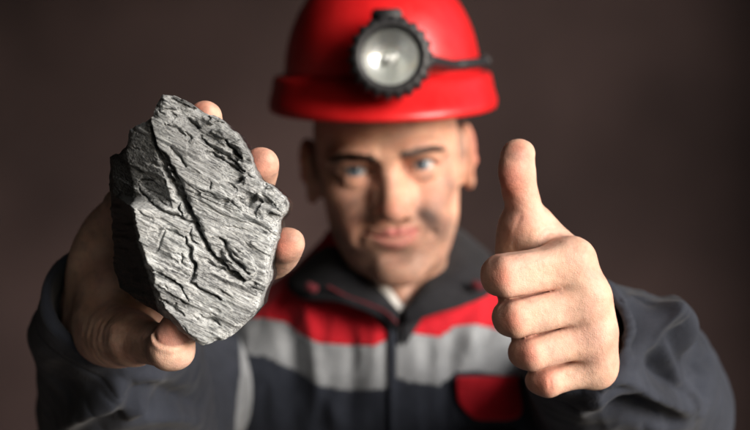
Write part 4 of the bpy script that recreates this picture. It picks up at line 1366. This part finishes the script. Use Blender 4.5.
# sleeves
def sleeve(shoulder, elbow, rim, radii, folds, seed, cut):
    sh, el, ri = (np.asarray(p, float) for p in (shoulder, elbow, rim))
    axis = (ri - el) / np.linalg.norm(ri - el)
    path = catmull([sh, sh * 0.5 + el * 0.5 + np.array([0.010 * np.sign(sh[0]), 0.0, -0.004]), el, el * 0.5 + ri * 0.5, ri, ri + axis * 0.04], 8)
    rad = catmull([np.array([r, 0, 0]) for r in radii], 8)[:, 0]
    lo, hi = (path - rad[:, None]).min(0) - 0.02, (path + rad[:, None]).max(0) + 0.02
    f = Field(lo, hi, 0.0018)
    f.tube(path, rad, 0.004, 1)
    # hollow at the mouth of the sleeve, cut off square to the arm
    cut = np.asarray(cut, float) / np.linalg.norm(cut)
    def mouth(X, Y, Z): return -((X - ri[0]) * cut[0] + (Y - ri[1]) * cut[1] + (Z - ri[2]) * cut[2])
    f.put(mouth, ri - 0.09, ri + 0.09, 0.002, True)
    f.cap(el * 0.55 + ri * 0.45, ri + axis * 0.04, radii[-2] - 0.006, radii[-1] - 0.0032, 0.002, True)
    V, Q = f.mesh(2)
    N = normals(V, Q)
    along = (V - ri) @ cut
    near = smoothstep(-0.012, -0.05, along)
    V = V + N * (near * (0.004 * fbm(V * 14, 3, seed) + 0.0016 * (1 - 2.2 * np.abs(fbm(V * np.array([30, 22, 30]), 3, seed + 1)))))[:, None]
    for pts, hgt, wd in folds:
        V = fold(V, N, pts, hgt * 1.4, wd)
    V, Q = smooth_mesh(V, Q, 1)
    # hem of the cuff
    N = normals(V, Q)
    V = V - N * (0.0007 * np.exp(-((along + 0.021) / 0.0012) ** 2))[:, None] + N * (0.0006 * smoothstep(-0.020, -0.016, along))[:, None]
    cuff = (((V[Q].mean(1)) - ri) @ cut) > -0.0206
    out = []
    fcn = V[Q].mean(1); px_, py_ = project(fcn)
    band = (~cuff) & (px_ > np.interp(py_, [300, 345, 372, 400, 440], [236, 240, 241, 237, 234])) & (px_ < np.interp(py_, [300, 345, 372, 400, 440], [264, 268, 262, 252, 247])) & (N[Q[:, 0], 1] < 0.2) & (seed == 160)
    for nm, mk in (('sleeve', ~cuff & ~band), ('cuff', cuff), ('sleeve_band', band)):
        if not mk.any(): continue
        q = Q[mk]; used = np.unique(q); inv = np.full(len(V), -1); inv[used] = np.arange(len(used))
        out.append(to_jacket(mesh_obj(nm, V[used], inv[q], GREYCLOTH if nm == 'sleeve_band' else NAVY)))
    return V, Q
R_FOLDS = [([(622, 298), (630, 325), (643, 357)], -0.010, 0.007), ([(634, 288), (645, 318), (652, 335)], 0.004, 0.006), ([(642, 360), (650, 335), (658, 316), (668, 345), (680, 385), (690, 407)], 0.011, 0.0055),
           ([(660, 345), (664, 370), (668, 388)], -0.009, 0.009), ([(582, 407), (600, 394), (620, 386), (645, 390), (670, 400), (688, 410)], 0.012, 0.0065), ([(600, 408), (630, 402), (662, 412)], -0.009, 0.008),
           ([(645, 296), (668, 306), (690, 330), (706, 360)], 0.006, 0.007), ([(672, 325), (690, 355), (697, 395)], -0.007, 0.008), ([(707, 345), (705, 390), (690, 430)], 0.005, 0.008), ([(640, 425), (670, 420), (692, 424)], 0.007, 0.007)]
L_FOLDS = [([(124, 371), (112, 388), (90, 404), (62, 427)], 0.010, 0.006), ([(118, 405), (140, 392), (158, 388)], 0.008, 0.006), ([(130, 378), (146, 372), (157, 378), (158, 392)], 0.007, 0.0045),
           ([(80, 400), (60, 390), (45, 360)], -0.006, 0.010), ([(140, 402), (168, 398), (200, 410)], -0.007, 0.009), ([(100, 428), (140, 412), (176, 412), (205, 425)], 0.007, 0.008), ([(30, 300), (40, 335), (60, 370)], 0.005, 0.010)]
RIM_R, RIM_L = at(572, 330, 0.664), at(113, 301, 0.668)
sleeve((0.205, 0.160, 1.425), ELBOW_R, RIM_R, (0.072, 0.070, 0.070, 0.061, 0.0385, 0.035), R_FOLDS, 150, (-0.25, -0.9, 0.30))
sleeve((-0.182, 0.160, 1.425), ELBOW_L, RIM_L, (0.072, 0.070, 0.068, 0.062, 0.0430, 0.040), L_FOLDS, 160, (0.50, -0.62, 0.52))

# ------------------------------------------------------------------ trousers and boots
lf = Field((-0.27, -0.08, -0.01), (0.30, 0.36, 1.0), 0.006)
for s in (-1, 1):
    x = TX + s * 0.095
    lf.tube([(x, 0.165, 0.95), (x + s * 0.01, 0.150, 0.52), (x + s * 0.02, 0.175, 0.10)], [0.100, 0.078, 0.070], 0.03)
lf.ell((TX, 0.165, 0.92), (0.185, 0.118, 0.10), k=0.04)
V, Q = lf.mesh(2)
N = normals(V, Q)
V = V + N * (0.008 * fbm(V * np.array([14, 14, 9]), 3, 170))[:, None]
to_person(mesh_obj('trousers', V, Q, NAVY))
LEATHER = Mat('black_leather', color=(0.02, 0.018, 0.016), rough=0.5).m
for s in (-1, 1):
    x = TX + s * 0.118
    bf = Field((x - 0.08, -0.13, -0.002), (x + 0.08, 0.28, 0.30), 0.004)
    bf.tube([(x, 0.19, 0.25), (x, 0.185, 0.12), (x, 0.17, 0.06)], [0.055, 0.052, 0.055], 0.02)
    bf.tube([(x, 0.20, 0.048), (x, 0.08, 0.050), (x + s * 0.01, -0.06, 0.042)], [0.044, 0.047, 0.040], 0.03)
    V, Q = bf.mesh(1)
    V[:, 2] = np.maximum(V[:, 2], 0.0012)
    to_person(mesh_obj('boot', V, Q, LEATHER))

# ------------------------------------------------------------------ studio: floor and canvas backdrop with light falloff in its colour
fm = Mat('floor_concrete', rough=0.7)
v = fm.coords()
fm.set('color', fm.ramp(fm.noise(v, 3, 6, 0.6), [(0.3, (0.045, 0.040, 0.037)), (0.7, (0.075, 0.066, 0.060))]))
fm.bump(fm.noise(v, 60, 5, 0.6), 0.2, 0.003)
fV = np.array([(-40, -40, 0), (40, -40, 0), (40, 40, 0), (-40, 40, 0)], float)
floor = mesh_obj('floor', fV, np.array([[0, 1, 2, 3]]), fm.m, smooth=False); floor['kind'] = 'structure'
bk = Mat('canvas_with_falloff', rough=0.92, spec=0.15)
v = bk.coords()
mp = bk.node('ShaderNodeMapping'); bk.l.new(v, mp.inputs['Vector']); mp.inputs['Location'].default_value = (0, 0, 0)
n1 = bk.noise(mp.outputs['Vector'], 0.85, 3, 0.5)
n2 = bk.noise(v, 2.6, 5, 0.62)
c = bk.ramp(n1, [(0.32, (0.0125, 0.0080, 0.0080)), (0.70, (0.050, 0.0325, 0.0310))])  # broad mottle, lighter centre and darker left, standing in for light falloff
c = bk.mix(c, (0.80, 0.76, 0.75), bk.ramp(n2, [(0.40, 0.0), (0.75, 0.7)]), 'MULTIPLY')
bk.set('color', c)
bk.bump(bk.noise(v, 240, 3, 0.6), 0.25, 0.002)
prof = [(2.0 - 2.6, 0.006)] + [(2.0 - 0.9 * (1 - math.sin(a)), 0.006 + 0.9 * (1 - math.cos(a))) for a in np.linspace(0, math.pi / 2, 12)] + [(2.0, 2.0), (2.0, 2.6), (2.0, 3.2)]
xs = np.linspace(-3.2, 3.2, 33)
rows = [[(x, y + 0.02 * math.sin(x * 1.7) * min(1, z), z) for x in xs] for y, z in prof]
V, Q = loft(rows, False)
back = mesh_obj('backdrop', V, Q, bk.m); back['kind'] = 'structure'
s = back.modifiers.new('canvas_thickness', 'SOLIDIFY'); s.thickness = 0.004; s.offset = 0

# the rest of the studio room and an added shading partition: open to the light on the right
wm = Mat('dark_painted_wall', rough=0.85)
v = wm.coords()
wm.set('color', wm.ramp(wm.noise(v, 2, 5, 0.6), [(0.3, (0.030, 0.027, 0.026)), (0.7, (0.045, 0.040, 0.038))]))
wm.bump(wm.noise(v, 90, 4, 0.6), 0.2, 0.002)
def slab(name, lo, hi):
    bm = bmesh.new()
    lo, hi = np.array(lo), np.array(hi)
    box_bm(bm, (lo + hi) / 2, hi - lo)
    o = bm_obj(name, bm, wm.m, None, False); o['kind'] = 'structure'
slab('wall_left', (-3.5, -3.5, 0), (-3.4, 2.6, 3.3))
slab('wall_front', (-3.4, -3.6, 0), (0.4, -3.5, 3.3))
slab('wall_back', (-3.5, 2.6, 0), (3.6, 2.7, 3.3))
slab('backdrop_shade_wall', (1.60, 1.46, 0), (1.70, 2.6, 3.3))  # unseen partition, added to shade the right side of the backdrop
slab('ceiling', (-3.5, -3.6, 3.3), (1.6, 2.7, 3.4))
